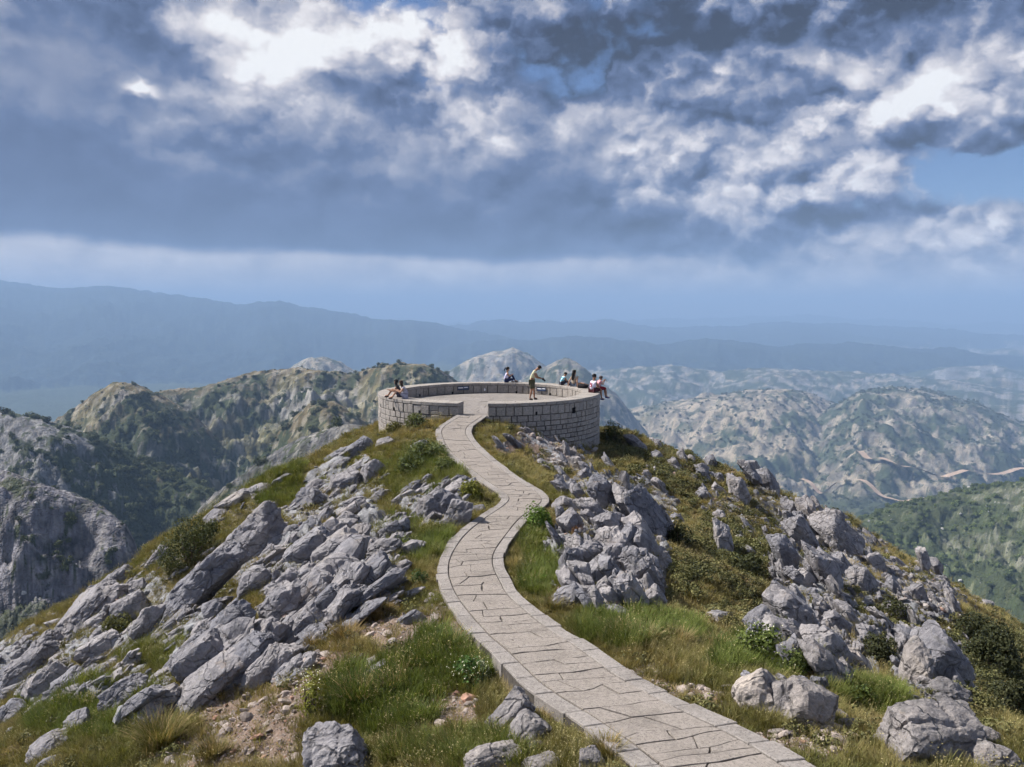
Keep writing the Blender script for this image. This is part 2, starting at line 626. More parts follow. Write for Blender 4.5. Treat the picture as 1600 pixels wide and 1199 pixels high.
GREENZ = [(600, 1090, 85, 60, 1.0), (680, 1015, 55, 30, .9), (720, 1050, 50, 30, .9), (660, 740, 70, 40, .6), (650, 850, 60, 40, .6), (430, 750, 80, 40, .5),
          (130, 1110, 120, 50, .6), (1000, 985, 110, 30, .8), (1220, 1030, 100, 35, .9), (850, 900, 40, 40, .7), (830, 840, 30, 30, .7), (700, 1180, 140, 25, .7),
          (1150, 1170, 60, 20, .3), (1450, 1180, 60, 30, .3), (240, 1020, 60, 40, .4), (1340, 1090, 60, 30, .6)]
DARKZ = [(1150, 870, 90, 70, .8), (1180, 960, 60, 50, .5), (1400, 980, 90, 60, .7), (1540, 1060, 110, 90, 1.0), (1050, 740, 90, 40, .6), (300, 880, 50, 45, .6), (960, 690, 30, 20, .6)]


def zone(zs, px, py):
    t = np.zeros(np.shape(px))
    wx = px + 26 * noise2(px / 55.0, py / 55.0 + 3) + 10 * noise2(px / 17.0, py / 17.0)
    wy = py + 20 * noise2(px / 50.0 + 9, py / 50.0) + 8 * noise2(px / 15.0, py / 15.0 + 5)
    for cx, cy, rx, ry, g in zs:
        q = ((wx - cx) / rx) ** 2 + ((wy - cy) / ry) ** 2
        t = np.maximum(t, g * (1 - sstep(0.55, 1.25, q)))
    return t


def hill(x, y, full=False):
    x, y = np.asarray(x, float), np.asarray(y, float)
    xl, xr = path_x(y)
    k = sstep(34.0, 39.0, y)
    xl = xl * (1 - k) + (-2.3) * k
    xr = xr * (1 - k) + (-0.9) * k
    z0 = path_z(y) - 0.10
    z0 = z0 * (1 - k) + (-0.30) * k
    dl, dr = np.maximum(xl - x, 0), np.maximum(x - xr, 0)
    kr = sstep(15.0, 30.0, y)
    drop = np.interp(dl, *_pl) * (dl > 0) + (np.interp(dr, *_prn) * (1 - kr) + np.interp(dr, *_prf) * kr) * (dr > 0)
    z = z0 + 0.05 - drop - 0.24 * (dl > 0) * np.exp(-((y - 12.0) / 1.5) ** 2)
    back = np.maximum(y - 47.0 + 0.010 * np.maximum(np.abs(x + 1) - 8, 0) ** 1.5, 0)
    z = z - 0.35 * back - 0.012 * back ** 2
    off = np.maximum(dl, dr)
    inside = sstep(0.15, 1.2, off)
    ring = sstep(R_OUT - 0.2, R_OUT + 1.2, np.hypot(x - PLAT[0], y - PLAT[1]))
    amp = inside * (0.25 + 0.75 * ring) * (0.35 + 0.65 * sstep(1.0, 6.0, off))
    z = z + amp * (0.55 * fbm2(x / 5.5, y / 5.5, 3) + 0.16 * fbm2(x / 1.4 + 5, y / 1.4, 3))
    px, py = to_px(x, y, z)
    rock = zone(ROCKZ, px, py) * inside * sstep(R_OUT, R_OUT + 0.4, np.hypot(x - PLAT[0], y - PLAT[1]))
    # bedded, broken limestone: ridges that run with the fall line
    left = (x < (xl + xr) / 2)
    c, s_ = np.where(left, 0.80, 0.75), np.where(left, 0.60, -0.66)
    u, v = (x * c + y * s_), (-x * s_ + y * c)
    rg = ridged2(u / 2.6, v / 1.2, 4, 0.5)
    step_ = ridged2(u / 0.9 + 40, v / 0.6 + 7, 3, 0.5)
    q = v / 0.62 + 0.9 * noise2(u / 2.3, v / 1.7) + 0.25 * noise2(u / 0.6, v / 0.5)
    saw = q - np.floor(q)
    q2 = u / 1.15 + 0.7 * noise2(u / 1.1 + 5, v / 0.9)
    saw2 = q2 - np.floor(q2)
    led = 0.17 * (1 - saw) * sstep(0.0, 0.12, saw) + 0.10 * (1 - saw2) * sstep(0.0, 0.10, saw2)
    z = z + rock * (0.55 * (rg - 0.50) + 0.10 * (step_ - 0.5) + led)
    if not full:
        return z
    z = z + inside * 0.03 * fbm2(x / 0.22, y / 0.22, 2)
    # keep the soil under the paving
    on = (off <= 0.0) & (y < 36.8)
    z = np.where(on, np.minimum(z, path_z(y) - 0.13), z)
    rk = rock * sstep(0.35, 0.62, rg * 0.7 + step_ * 0.3 + 0.25 * rock)
    return z, np.maximum(rk, 0.62 * rock), zone(SCREEZ, px, py), zone(GREENZ, px, py), zone(DARKZ, px, py)


def hit(px, py, y0=6.0, y1=75.0):
    """depth at which the sight lines meet the hill"""
    px, py = np.atleast_1d(np.asarray(px, float)), np.atleast_1d(np.asarray(py, float))
    kx, kz = ray(px, py)
    ys = np.concatenate([np.arange(y0, 20, 0.12), np.arange(20, y1, 0.25)])
    Z = hill(kx[:, None] * ys[None], np.broadcast_to(ys[None], (len(px), len(ys))))
    below = (CAM_Z + kz[:, None] * ys[None]) < Z
    i = np.where(below.any(1), below.argmax(1), len(ys) - 1)
    return ys[i], below.any(1)


def ground_material():
    m, nt, b = material('hill_ground', 0.95, 0.1)
    v = posvec(nt)
    rk = X(nt, attr(nt, 'rock').outputs['Fac'])
    sc = X(nt, attr(nt, 'scree').outputs['Fac'])
    gr = X(nt, attr(nt, 'green').outputs['Fac'])
    n0 = noise_node(nt, v, 0.55, 5.0, 0.6, 0.4)
    n1 = noise_node(nt, v, 3.5, 6.0, 0.65)
    n2_ = noise_node(nt, v, 22.0, 5.0, 0.65)
    turf = ramp(nt, n0 * 0.45 + n1 * 0.55, [(0.30, (0.055, 0.048, 0.024)), (0.45, (0.10, 0.085, 0.042)), (0.56, (0.15, 0.12, 0.064)), (0.70, (0.21, 0.16, 0.095))])
    turf = mixc(nt, gr * 0.6, turf, (0.075, 0.095, 0.028))
    soil = ramp(nt, n1 * 0.5 + n2_ * 0.5, [(0.32, (0.11, 0.078, 0.060)), (0.5, (0.20, 0.148, 0.118)), (0.68, (0.30, 0.245, 0.21))])
    col = mixc(nt, (sc + (n1 - 0.5) * 0.8 + (n0.step(0.60, 0.70)) * 0.35).step(0.25, 0.62), turf, soil)
    stone = ramp(nt, n1 * 0.6 + n2_ * 0.4, [(0.30, (0.07, 0.07, 0.075)), (0.44, (0.17, 0.17, 0.18)), (0.56, (0.27, 0.27, 0.28)), (0.72, (0.37, 0.365, 0.36))])
    col = mixc(nt, (rk + (n1 - 0.5) * 0.7).step(0.28, 0.46), col, stone)
    nt.links.new(col, b.inputs['Base Color'])
    b1 = bump(nt, b, n1, 0.8, 0.10)
    bump(nt, b, n2_, 0.7, 0.03, b1)
    return m


def build_hill():
    a = np.concatenate([np.linspace(-1.05, -0.66, 50, endpoint=False), np.linspace(-0.66, 0.66, 700, endpoint=False), np.linspace(0.66, 1.05, 51)])
    ys = np.concatenate([4.0 * (20 / 4.0) ** np.linspace(0, 1, 210, endpoint=False), 20 * (52 / 20) ** np.linspace(0, 1, 165, endpoint=False), np.linspace(52, 110, 40)])
    A, Y = np.meshgrid(a, ys)
    x, y = (A * Y).ravel(), Y.ravel()
    z, rk, sc, gr, dk = hill(x, y, True)
    me = grid_mesh('hillside', np.stack([x, y, z], -1), len(a), len(ys))
    fattr(me, 'rock', rk)
    fattr(me, 'scree', sc)
    fattr(me, 'green', gr)
    o = add('hillside_terrain', me, ground_material())
    tag(o, 'rocky grass covered hilltop that carries the path and lookout', None, None, 'structure')
    return o


build_hill()

# ------------------------------------------------------------------ paved path
def stone_mat(name, lo, hi, scale=9.0, rough=0.9):
    """cut or split pale stone; every piece takes its own tone from its object's random number"""
    m, nt, b = material(name, rough, 0.2)
    v = posvec(nt)
    rnd = X(nt, nt.nodes.new('ShaderNodeObjectInfo').outputs['Random'])
    n1 = noise_node(nt, v, scale * 0.25, 4.0, 0.6)
    n2_ = noise_node(nt, v, scale * 3.5, 5.0, 0.7)
    spk = noise_node(nt, v, scale * 5.0, 4.0, 0.65)
    c = mixc(nt, (rnd * 0.30 + n1 * 0.45 + n2_ * 0.45 - 0.10).clamp(), lo, hi)
    c = mixc(nt, spk.step(0.53, 0.62) * 0.65, c, tuple(x * 0.42 for x in lo))
    c = mixc(nt, noise_node(nt, v, scale * 2.2, 5.0, 0.7).step(0.42, 0.60) * 0.45, c, tuple(min(1, x * 1.22) for x in hi))
    stain = noise_node(nt, v, scale * 0.13, 5.0, 0.65, 0.6).step(0.52, 0.72)
    c = mixc(nt, stain * 0.35, c, tuple(x * 0.55 for x in lo))
    nt.links.new(c, b.inputs['Base Color'])
    b1 = bump(nt, b, n2_, 0.5, 0.012)
    bump(nt, b, spk, 0.7, 0.012, b1)
    return m


M_PAVE = stone_mat('pitted_paving', (0.168, 0.148, 0.131), (0.29, 0.258, 0.232), 8.0)
M_KERB = stone_mat('kerb_limestone', (0.178, 0.161, 0.149), (0.298, 0.272, 0.253), 7.0)
M_WALL = stone_mat('wall_limestone', (0.165, 0.152, 0.140), (0.37, 0.335, 0.303), 6.0)
M_MORTAR = simple_mat('dark_mortar', (0.045, 0.040, 0.037), 0.95, 0.3, 9.0, 0.1, 0.6, 0.02)
M_BED = simple_mat('path_bed', (0.085, 0.075, 0.066), 0.95, 0.3, 12.0, 0.1, 0.7, 0.02)
M_FLOOR = stone_mat('lookout_floor', (0.165, 0.148, 0.136), (0.26, 0.238, 0.222), 5.0)


def prism(name, top, depth, mat, parent, chamfer=0.012):
    """top: (n,3) polygon counter-clockwise seen from above; a slab with a small worn chamfer"""
    n = len(top)
    c = top.mean(0)
    ins = top + (c - top) / np.maximum(np.linalg.norm(c - top, axis=1, keepdims=True), 1e-6) * chamfer
    mid = top.copy()
    mid[:, 2] -= chamfer * 0.8
    bot = top.copy()
    bot[:, 2] -= depth
    V = np.vstack([ins, mid, bot])
    F = [tuple(range(n))]
    for i in range(n):
        j = (i + 1) % n
        F.append((n + i, n + j, j, i))
        F.append((2 * n + i, 2 * n + j, n + j, n + i))
    me = py_mesh(name, V, F)
    return add(name, me, mat, parent)


def build_path():
    rng = random.Random(31)
    # bed under the paving, with its own sides down into the soil
    ss = np.linspace(0, PATH_LEN, 260)
    rows = []
    for v, dz in ((0.004, -0.75), (0.004, -0.035), (0.25, -0.022), (0.5, -0.022), (0.75, -0.022), (0.996, -0.035), (0.996, -0.75)):
        rows.append(path_pt(ss, np.full_like(ss, v), dz))
    P = np.stack(rows, 1).reshape(-1, 3)
    bed = add('path', grid_mesh('path_bed', P, 7, len(ss), False), M_BED)
    tag(bed, 'winding stone paved footpath leading up to the round lookout', None, None, 'structure')
    # kerb stones on both edges
    KW = 0.165
    for side in (0, 1):
        s = -0.02
        while s < PATH_LEN - 0.1:
            ln = rng.uniform(0.42, 0.85)
            s1 = min(s + ln, PATH_LEN)
            g = 0.008
            a, b_ = s + g, s1 - g
            v0, v1 = (0.0, KW - 0.004) if side == 0 else (1 - KW + 0.004, 1.0)
            jo = rng.uniform(-0.020, 0.014)
            v0, v1 = (v0 + jo, v1) if side == 0 else (v0, v1 - jo)
            k = 4
            t = np.linspace(a, b_, k)
            dz = rng.uniform(-0.006, 0.010)
            # counter-clockwise from above: s runs towards the viewer, v to the right
            top = np.vstack([path_pt(t, np.full(k, v0), dz), path_pt(t[::-1], np.full(k, v1), dz)])
            prism('kerb_stone', top, 0.9 if side == 0 else 0.6, M_KERB, bed, 0.014)
            s = s1
    # irregular flags between the kerbs
    inner0, inner1 = KW + 0.006, 1 - KW - 0.006
    s = 0.0
    def crack(s_, slant):
        ph, am = rng.uniform(0, 9), rng.uniform(0.02, 0.07)
        return lambda v: s_ + slant * (v - 0.5) + am * math.sin(ph + 7 * v) + am * 0.5 * math.sin(2.3 * ph + 17 * v)
    prev = crack(0.0, 0.0)
    while s < PATH_LEN - 0.2:
        ln = rng.choice((rng.uniform(0.17, 0.27), rng.uniform(0.24, 0.38), rng.uniform(0.34, 0.52)))
        s1 = min(s + ln, PATH_LEN - 0.02)
        nxt = crack(s1, rng.uniform(-0.24, 0.24))
        ncut = rng.choice((0, 1, 1, 1, 2))
        cuts = sorted(rng.uniform(inner0 + 0.17, inner1 - 0.17) for _ in range(ncut))
        cuts = [c for i, c in enumerate(cuts) if i == 0 or c - cuts[i - 1] > 0.24]
        edges = [(inner0, inner0)] + [(c + rng.uniform(-0.10, 0.10), c + rng.uniform(-0.10, 0.10)) for c in cuts] + [(inner1, inner1)]
        for (a0, a1), (b0, b1) in zip(edges[:-1], edges[1:]):
            gv = 0.006
            k = 5
            va = np.linspace(a0 + gv, b0 - gv, k)
            vb = np.linspace(a1 + gv, b1 - gv, k)
            gs = rng.uniform(0.005, 0.011)
            sa = np.array([prev(v) for v in va]) + gs
            sb = np.array([nxt(v) for v in vb]) - gs
            if (sb - sa).min() < 0.05 or (vb - va)[0] * 0 + (vb[-1] - vb[0]) < 0.06 or va[-1] - va[0] < 0.06:
                sb = np.maximum(sb, sa + 0.05)
            # intermediate side points, slightly crooked
            m1 = np.array([(va[-1] + vb[-1]) / 2 + rng.uniform(-0.012, 0.012) * (b0 != inner1)])
            m0 = np.array([(va[0] + vb[0]) / 2 + rng.uniform(-0.012, 0.012) * (a0 != inner0)])
            S = np.concatenate([sa, [(sa[-1] + sb[-1]) / 2], sb[::-1], [(sa[0] + sb[0]) / 2]])
            Vv = np.concatenate([va, m1, vb[::-1], m0])
            dz = rng.uniform(-0.007, 0.007)
            top = path_pt(np.clip(S, 0.0, PATH_LEN), Vv, dz)
            prism('paving_stone', top[::-1], 0.05, M_PAVE, bed, 0.005)
        prev, s = nxt, s1
    return bed


# prism() wants counter-clockwise polygons: make sure of it whatever way the edge runs
_prism0 = prism
def prism(name, top, depth, mat, parent, chamfer=0.012):
    x, y = top[:, 0], top[:, 1]
    area = (x * np.roll(y, -1) - np.roll(x, -1) * y).sum()
    return _prism0(name, top if area > 0 else top[::-1], depth, mat, parent, chamfer)


build_path()


# ------------------------------------------------------------------ round lookout
def ring_pt(r, th, z): return (PLAT[0] + r * math.sin(th), PLAT[1] - r * math.cos(th), z)   # th 0 faces the camera, + to the right


WALL_TOP = 0.60
COPE = 0.15
GAP0 = math.asin((-2.40 - PLAT[0]) / R_OUT)
GAP1 = math.asin((-1.09 - PLAT[0]) / R_OUT)


def curved_block(name, r0, r1, t0, t1, z0, z1, mat, parent, proud_out=True, seg=2, ch=0.014, jit=0.0):
    """a block of the ring between radii r0 < r1; both curved faces carry a chamfer"""
    V, F = [], []
    cz, ct = ch, ch / r1
    prof = [(r0 + ch, z0 + 0), (r1 - ch, z0), (r1, z0 + cz), (r1, z1 - cz), (r1 - ch, z1), (r0 + ch, z1), (r0, z1 - cz), (r0, z0 + cz)]
    n = len(prof)
    ts = [t0] + [t0 + ct + (t1 - t0 - 2 * ct) * i / seg for i in range(seg + 1)] + [t1]
    for k, t in enumerate(ts):
        end = k in (0, len(ts) - 1)
        for (r, z) in prof:
            rr = min(max(r, r0 + ch), r1 - ch) if end else r
            V.append(ring_pt(rr + (random.uniform(-jit, jit) if jit else 0), t, z))
    for k in range(len(ts) - 1):
        for i in range(n):
            j = (i + 1) % n
            F.append((k * n + i, (k + 1) * n + i, (k + 1) * n + j, k * n + j))
    F.append(tuple(range(n)))
    F.append(tuple((len(ts) - 1) * n + i for i in reversed(range(n))))
    me = py_mesh(name, V, F)
    return add(name, me, mat, parent)


def build_lookout():
    rng = random.Random(8)
    root = bpy.data.objects.new('lookout', None)
    COL.objects.link(root)
    root.location = (0, 0, 0)
    tag(root, 'round walled stone lookout with a gap where the path enters', 'lookout')
    # floor
    n = 96
    V = [(PLAT[0], PLAT[1], 0.0)] + [ring_pt(R_IN + 0.3, 2 * math.pi * i / n, 0.0) for i in range(n)]
    F = [(0, 1 + i, 1 + (i + 1) % n) for i in range(n)]
    fl = add('floor', py_mesh('floor', V, F), M_FLOOR, root)
    th = [GAP0 + (GAP1 - GAP0) * i / 6 for i in range(7)]
    V = [ring_pt(R_OUT + 0.12, t, -0.004) for t in th] + [ring_pt(R_IN + 0.1, t, -0.004) for t in th] + [ring_pt(R_OUT + 0.12, t, -0.5) for t in th]
    F = [(i, i + 1, 8 + i, 7 + i) for i in range(6)] + [(14 + i, 15 + i, i + 1, i) for i in range(6)]
    add('threshold', py_mesh('threshold', V, F), M_FLOOR, root)
    # large floor flags, ring by ring
    r = 0.5
    k = 0
    while r < R_IN - 0.1:
        r2 = min(r + 0.88, R_IN - 0.03)
        cnt = max(6, int(2 * math.pi * r2 / 1.15))
        ph = rng.uniform(0, 6)
        for i in range(cnt):
            t0, t1 = ph + 2 * math.pi * i / cnt + 0.01 / r2, ph + 2 * math.pi * (i + 1) / cnt - 0.01 / r2
            seg = 4
            top = [ring_pt(r2 - 0.008, t0 + (t1 - t0) * q / seg, 0.016 + rng.uniform(-.002, .002)) for q in range(seg + 1)] + [ring_pt(r + 0.008, t1 + (t0 - t1) * q / seg, 0.016) for q in range(seg + 1)]
            prism('floor_flag', np.array(top), 0.03, M_FLOOR, fl, 0.006)
        r = r2
    # mortar core of the wall
    span0, span1 = GAP1, GAP0 + 2 * math.pi
    seg = 120
    prof = [(R_IN + 0.028, -0.3), (R_OUT - 0.05, -3.6), (R_OUT - 0.05, WALL_TOP - 0.03), (R_IN + 0.028, WALL_TOP - 0.03)]
    V, F = [], []
    for i in range(seg + 1):
        t = span0 + 0.012 + (span1 - span0 - 0.024) * i / seg
        V += [ring_pt(r_, t, z) for r_, z in prof]
    for i in range(seg):
        for j in range(4):
            F.append((4 * i + j, 4 * i + 4 + j, 4 * i + 4 + (j + 1) % 4, 4 * i + (j + 1) % 4))
    F += [(0, 1, 2, 3), (4 * seg + 3, 4 * seg + 2, 4 * seg + 1, 4 * seg)]
    add('mortar_core', py_mesh('mortar_core', V, F), M_MORTAR, root)
    # coping
    t = span0
    while t < span1 - 0.01:
        t1 = t + rng.uniform(0.42, 0.85) / R_OUT
        if span1 - t1 < 0.05: t1 = span1
        g = 0.010 / R_OUT
        dz = rng.uniform(-0.006, 0.006)
        curved_block('coping_stone', R_IN - 0.01, R_OUT + 0.015, t + g, min(t1, span1) - g, WALL_TOP - COPE, WALL_TOP + dz, M_WALL, root, seg=3)
        t = t1
    # outer courses
    _ta = np.linspace(span0, span1, 400)
    _tz = hill(PLAT[0] + R_OUT * np.sin(_ta), PLAT[1] - R_OUT * np.cos(_ta))
    hidden_V, hidden_F = [], []
    made = 0
    z = WALL_TOP - COPE - 0.012
    hs = (0.42, 0.29, 0.235, 0.225, 0.22, 0.22, 0.22, 0.22, 0.22, 0.22, 0.22)
    drains = [(-1.02, 0), (-0.62, 0), (0.34, 0)]
    for ci, h in enumerate(hs):
        zb = z - h
        t = span0
        while t < span1 - 0.004:
            ln = rng.uniform(0.26, 0.52) if ci in (0,) else rng.uniform(0.22, 0.58)
            t1 = min(t + ln / R_OUT, span1)
            if span1 - t1 < 0.03: t1 = span1
            g = rng.uniform(0.012, 0.020) / R_OUT
            tm = (t + t1) / 2
            tw = (tm + math.pi) % (2 * math.pi) - math.pi
            # the ground hides the foot of the wall
            px_, py_ = R_OUT * math.sin(tm) + PLAT[0], PLAT[1] - R_OUT * math.cos(tm)
            gz = float(np.interp(tm, _ta, _tz))
            if abs(tw) < 1.75 and z > gz - 0.12 and made < 285:
                face = R_OUT + rng.uniform(-0.012, 0.016)
                hh = rng.uniform(-0.006, 0.006)
                if ci in (0, 1) and rng.random() < 0.10:
                    zs = zb + h * rng.uniform(0.35, 0.6)
                    curved_block('wall_stone', R_OUT - 0.22, face, t + g, t1 - g, zb + 0.011, zs - 0.010, M_WALL, root, ch=0.018)
                    curved_block('wall_stone', R_OUT - 0.22, face - 0.006, t + g, t1 - g, zs + 0.010, z - 0.010, M_WALL, root, ch=0.018)
                    made += 2
                else:
                    curved_block('wall_stone', R_OUT - 0.22, face, t + g, t1 - g, zb + 0.015 + hh, z - 0.014, M_WALL, root, ch=0.018)
                    made += 1
            else:
                off = len(hidden_V)
                a, b_ = t + g, t1 - g
                for tt in (a, b_):
                    for r_ in (R_OUT - 0.2, R_OUT + 0.005):
                        for zz in (zb + 0.01, z - 0.01):
                            hidden_V.append(ring_pt(r_, tt, zz))
                hidden_F += [tuple(off + i for i in f) for f in ((0, 1, 3, 2), (4, 6, 7, 5), (2, 3, 7, 6), (0, 4, 5, 1), (1, 5, 7, 3), (0, 2, 6, 4))]
            t = t1
        z = zb
    # inner face, one tall course
    t = span0
    while t < span1 - 0.004:
        t1 = min(t + rng.uniform(0.32, 0.66) / R_IN, span1)
        if span1 - t1 < 0.04: t1 = span1
        g = 0.016 / R_IN
        tw = ((t + t1) / 2 + math.pi) % (2 * math.pi) - math.pi
        if abs(tw) > 1.25:
            curved_block('inner_wall_stone', R_IN + rng.uniform(-0.012, 0.012), R_IN + 0.25, t + g, t1 - g, 0.022, WALL_TOP - COPE - 0.012, M_WALL, root, ch=0.016)
        else:
            off = len(hidden_V)
            for tt in (t + g, t1 - g):
                for r_ in (R_IN, R_IN + 0.2):
                    for zz in (0.022, WALL_TOP - COPE - 0.012):
                        hidden_V.append(ring_pt(r_, tt, zz))
            hidden_F += [tuple(off + i for i in f) for f in ((0, 1, 3, 2), (4, 6, 7, 5), (2, 3, 7, 6), (0, 4, 5, 1), (1, 5, 7, 3), (0, 2, 6, 4))]
        t = t1
    o = add('far_side_stones', py_mesh('far_side_stones', hidden_V, hidden_F), M_WALL, root)
    o['kind'] = 'stuff'
    # end faces of the wall at the gap
    for te, sgn in ((GAP0, -1), (GAP1, 1)):
        for (za, zb_) in ((-0.4, 0.01), (0.022, WALL_TOP - COPE - 0.012)):
            for (ra, rb) in ((R_IN + 0.25 + 0.01, R_OUT - 0.23),):
                t0, t1 = sorted((te + sgn * 0.002, te + sgn * 0.06))
                curved_block('end_stone', ra, rb, t0, t1, za, zb_, M_WALL, root, seg=1)
    # drain holes: solid stained blocks, the shade inside put into their near-black colour
    m_dark = simple_mat('drain_hole_shade', (0.012, 0.012, 0.014), 0.9, 0.2, 20.0, 0.1)
    def hole_block(r_a, r_b, th_, z0_, z1_, w):
        t0, t1 = th_ - w / 2 / R_OUT, th_ + w / 2 / R_OUT
        curved_block('drain_hole_block', r_a, r_b, t0, t1, z0_, z1_, m_dark, root, seg=1, ch=0.004)
    for px_, py_ in ((613, 637), (658, 643), (837, 657), (585 + 0, 640)):
        xx = (px_ - 800) / FPX * 38.2
        q = (xx - PLAT[0]) / R_OUT
        if abs(q) < 0.98:
            hole_block(R_OUT - 0.1, R_OUT + 0.022, math.asin(q), 0.04, 0.18, 0.09)
    q = ((896 - 800) / FPX * 38.6 - PLAT[0]) / R_OUT
    hole_block(R_OUT - 0.1, R_OUT + 0.022, math.asin(q), -0.05, 0.22, 0.20)
    for px_ in (659, 706, 807, 859, 889):
        xx = (px_ - 800) / FPX * 46.0
        q = max(-0.97, min(0.97, (xx - PLAT[0]) / R_IN))
        hole_block(R_IN - 0.020, R_IN + 0.1, math.pi - math.asin(q), 0.02, 0.15, 0.11)
    return root


build_lookout()


# ------------------------------------------------------------------ panorama plaques and the small notice inside the wall
def plaque(px, w, h, zc, label):
    q = ((px - 800) / FPX * 46.4 - PLAT[0]) / R_IN
    th = math.pi - math.asin(q)
    root = bpy.data.objects.new('panorama_plaque', None)
    COL.objects.link(root)
    root.location = ring_pt(R_IN - 0.018, th, zc)
    root.rotation_euler = (0, 0, th)       # local -y... faces the centre of the ring
    tag(root, label, 'plaque', 'panorama plaques on the inner wall')
    def boxp(name, x0, x1, y0, y1, z0, z1, mat):
        V = [(x, y, z) for x in (x0, x1) for y in (y0, y1) for z in (z0, z1)]
        F = [(0, 1, 3, 2), (4, 6, 7, 5), (0, 4, 5, 1), (2, 3, 7, 6), (1, 5, 7, 3), (0, 2, 6, 4)]
        me = py_mesh(name, V, F)
        return add(name, me, mat, root)
    d = 1.0
    boxp('board', -w / 2, w / 2, 0.0, 0.012, -h / 2, h / 2, M_PLQ)
    f = 0.022
    boxp('frame', -w / 2 - f, w / 2 + f, 0.004, 0.028, h / 2, h / 2 + f, M_PLF)
    boxp('frame', -w / 2 - f, w / 2 + f, 0.004, 0.028, -h / 2 - f, -h / 2, M_PLF)
    boxp('frame', -w / 2 - f, -w / 2, 0.004, 0.026, -h / 2, h / 2, M_PLF)
    boxp('frame', w / 2, w / 2 + f, 0.004, 0.026, -h / 2, h / 2, M_PLF)
    boxp('panorama_strip', -w * 0.42, -w * 0.08, 0.012, 0.016, 0.01, h * 0.30, M_PLW)
    boxp('panorama_strip', 0.0, w * 0.44, 0.012, 0.016, -0.01, h * 0.22, M_PLW)
    return root


M_PLQ = simple_mat('plaque_blue', (0.03, 0.055, 0.12), 0.35, 0.2, 8.0, 0.5)
M_PLF = simple_mat('plaque_frame', (0.05, 0.05, 0.055), 0.5, 0.2, 8.0, 0.5)
M_PLW = simple_mat('plaque_strip', (0.80, 0.82, 0.85), 0.4, 0.08, 12.0, 0.5)
plaque(723, 0.66, 0.20, 0.33, 'dark blue panorama plaque on the inner wall, beyond the gap')
plaque(846, 0.62, 0.20, 0.33, 'dark blue panorama plaque on the inner wall beside the standing man')
q_ = ((757 - 800) / FPX * 46.6 - PLAT[0]) / R_IN
th_ = math.pi - math.asin(q_)
nt_ = bpy.data.objects.new('wall_notice', None)
COL.objects.link(nt_)
nt_.location = ring_pt(R_IN - 0.018, th_, 0.22)
nt_.rotation_euler = (0, 0, th_)
tag(nt_, 'tiny white notice fixed low on the inner wall between the two plaques', 'notice')
for nm_, w_, h_, y0_, y1_, mm_ in (('backing', 0.11, 0.17, 0.0, 0.012, M_PLF), ('sheet', 0.085, 0.14, 0.012, 0.016, M_PLW)):
    V_ = [(x, y, z) for x in (-w_ / 2, w_ / 2) for y in (y0_, y1_) for z in (-h_ / 2, h_ / 2)]
    add(nm_, py_mesh(nm_, V_, [(0, 1, 3, 2), (4, 6, 7, 5), (0, 4, 5, 1), (2, 3, 7, 6), (1, 5, 7, 3), (0, 2, 6, 4)]), mm_, nt_)

# ------------------------------------------------------------------ limestone rocks
_ico = {}


def ico(sub):
    if sub not in _ico:
        bm = bmesh.new()
        bmesh.ops.create_icosphere(bm, subdivisions=sub, radius=1.0)
        V = np.array([v.co[:] for v in bm.verts])
        V /= np.linalg.norm(V, axis=1, keepdims=True)
        F = np.array([[v.index for v in f.verts] for f in bm.faces])
        bm.free()
        _ico[sub] = (V, F)
    return _ico[sub]


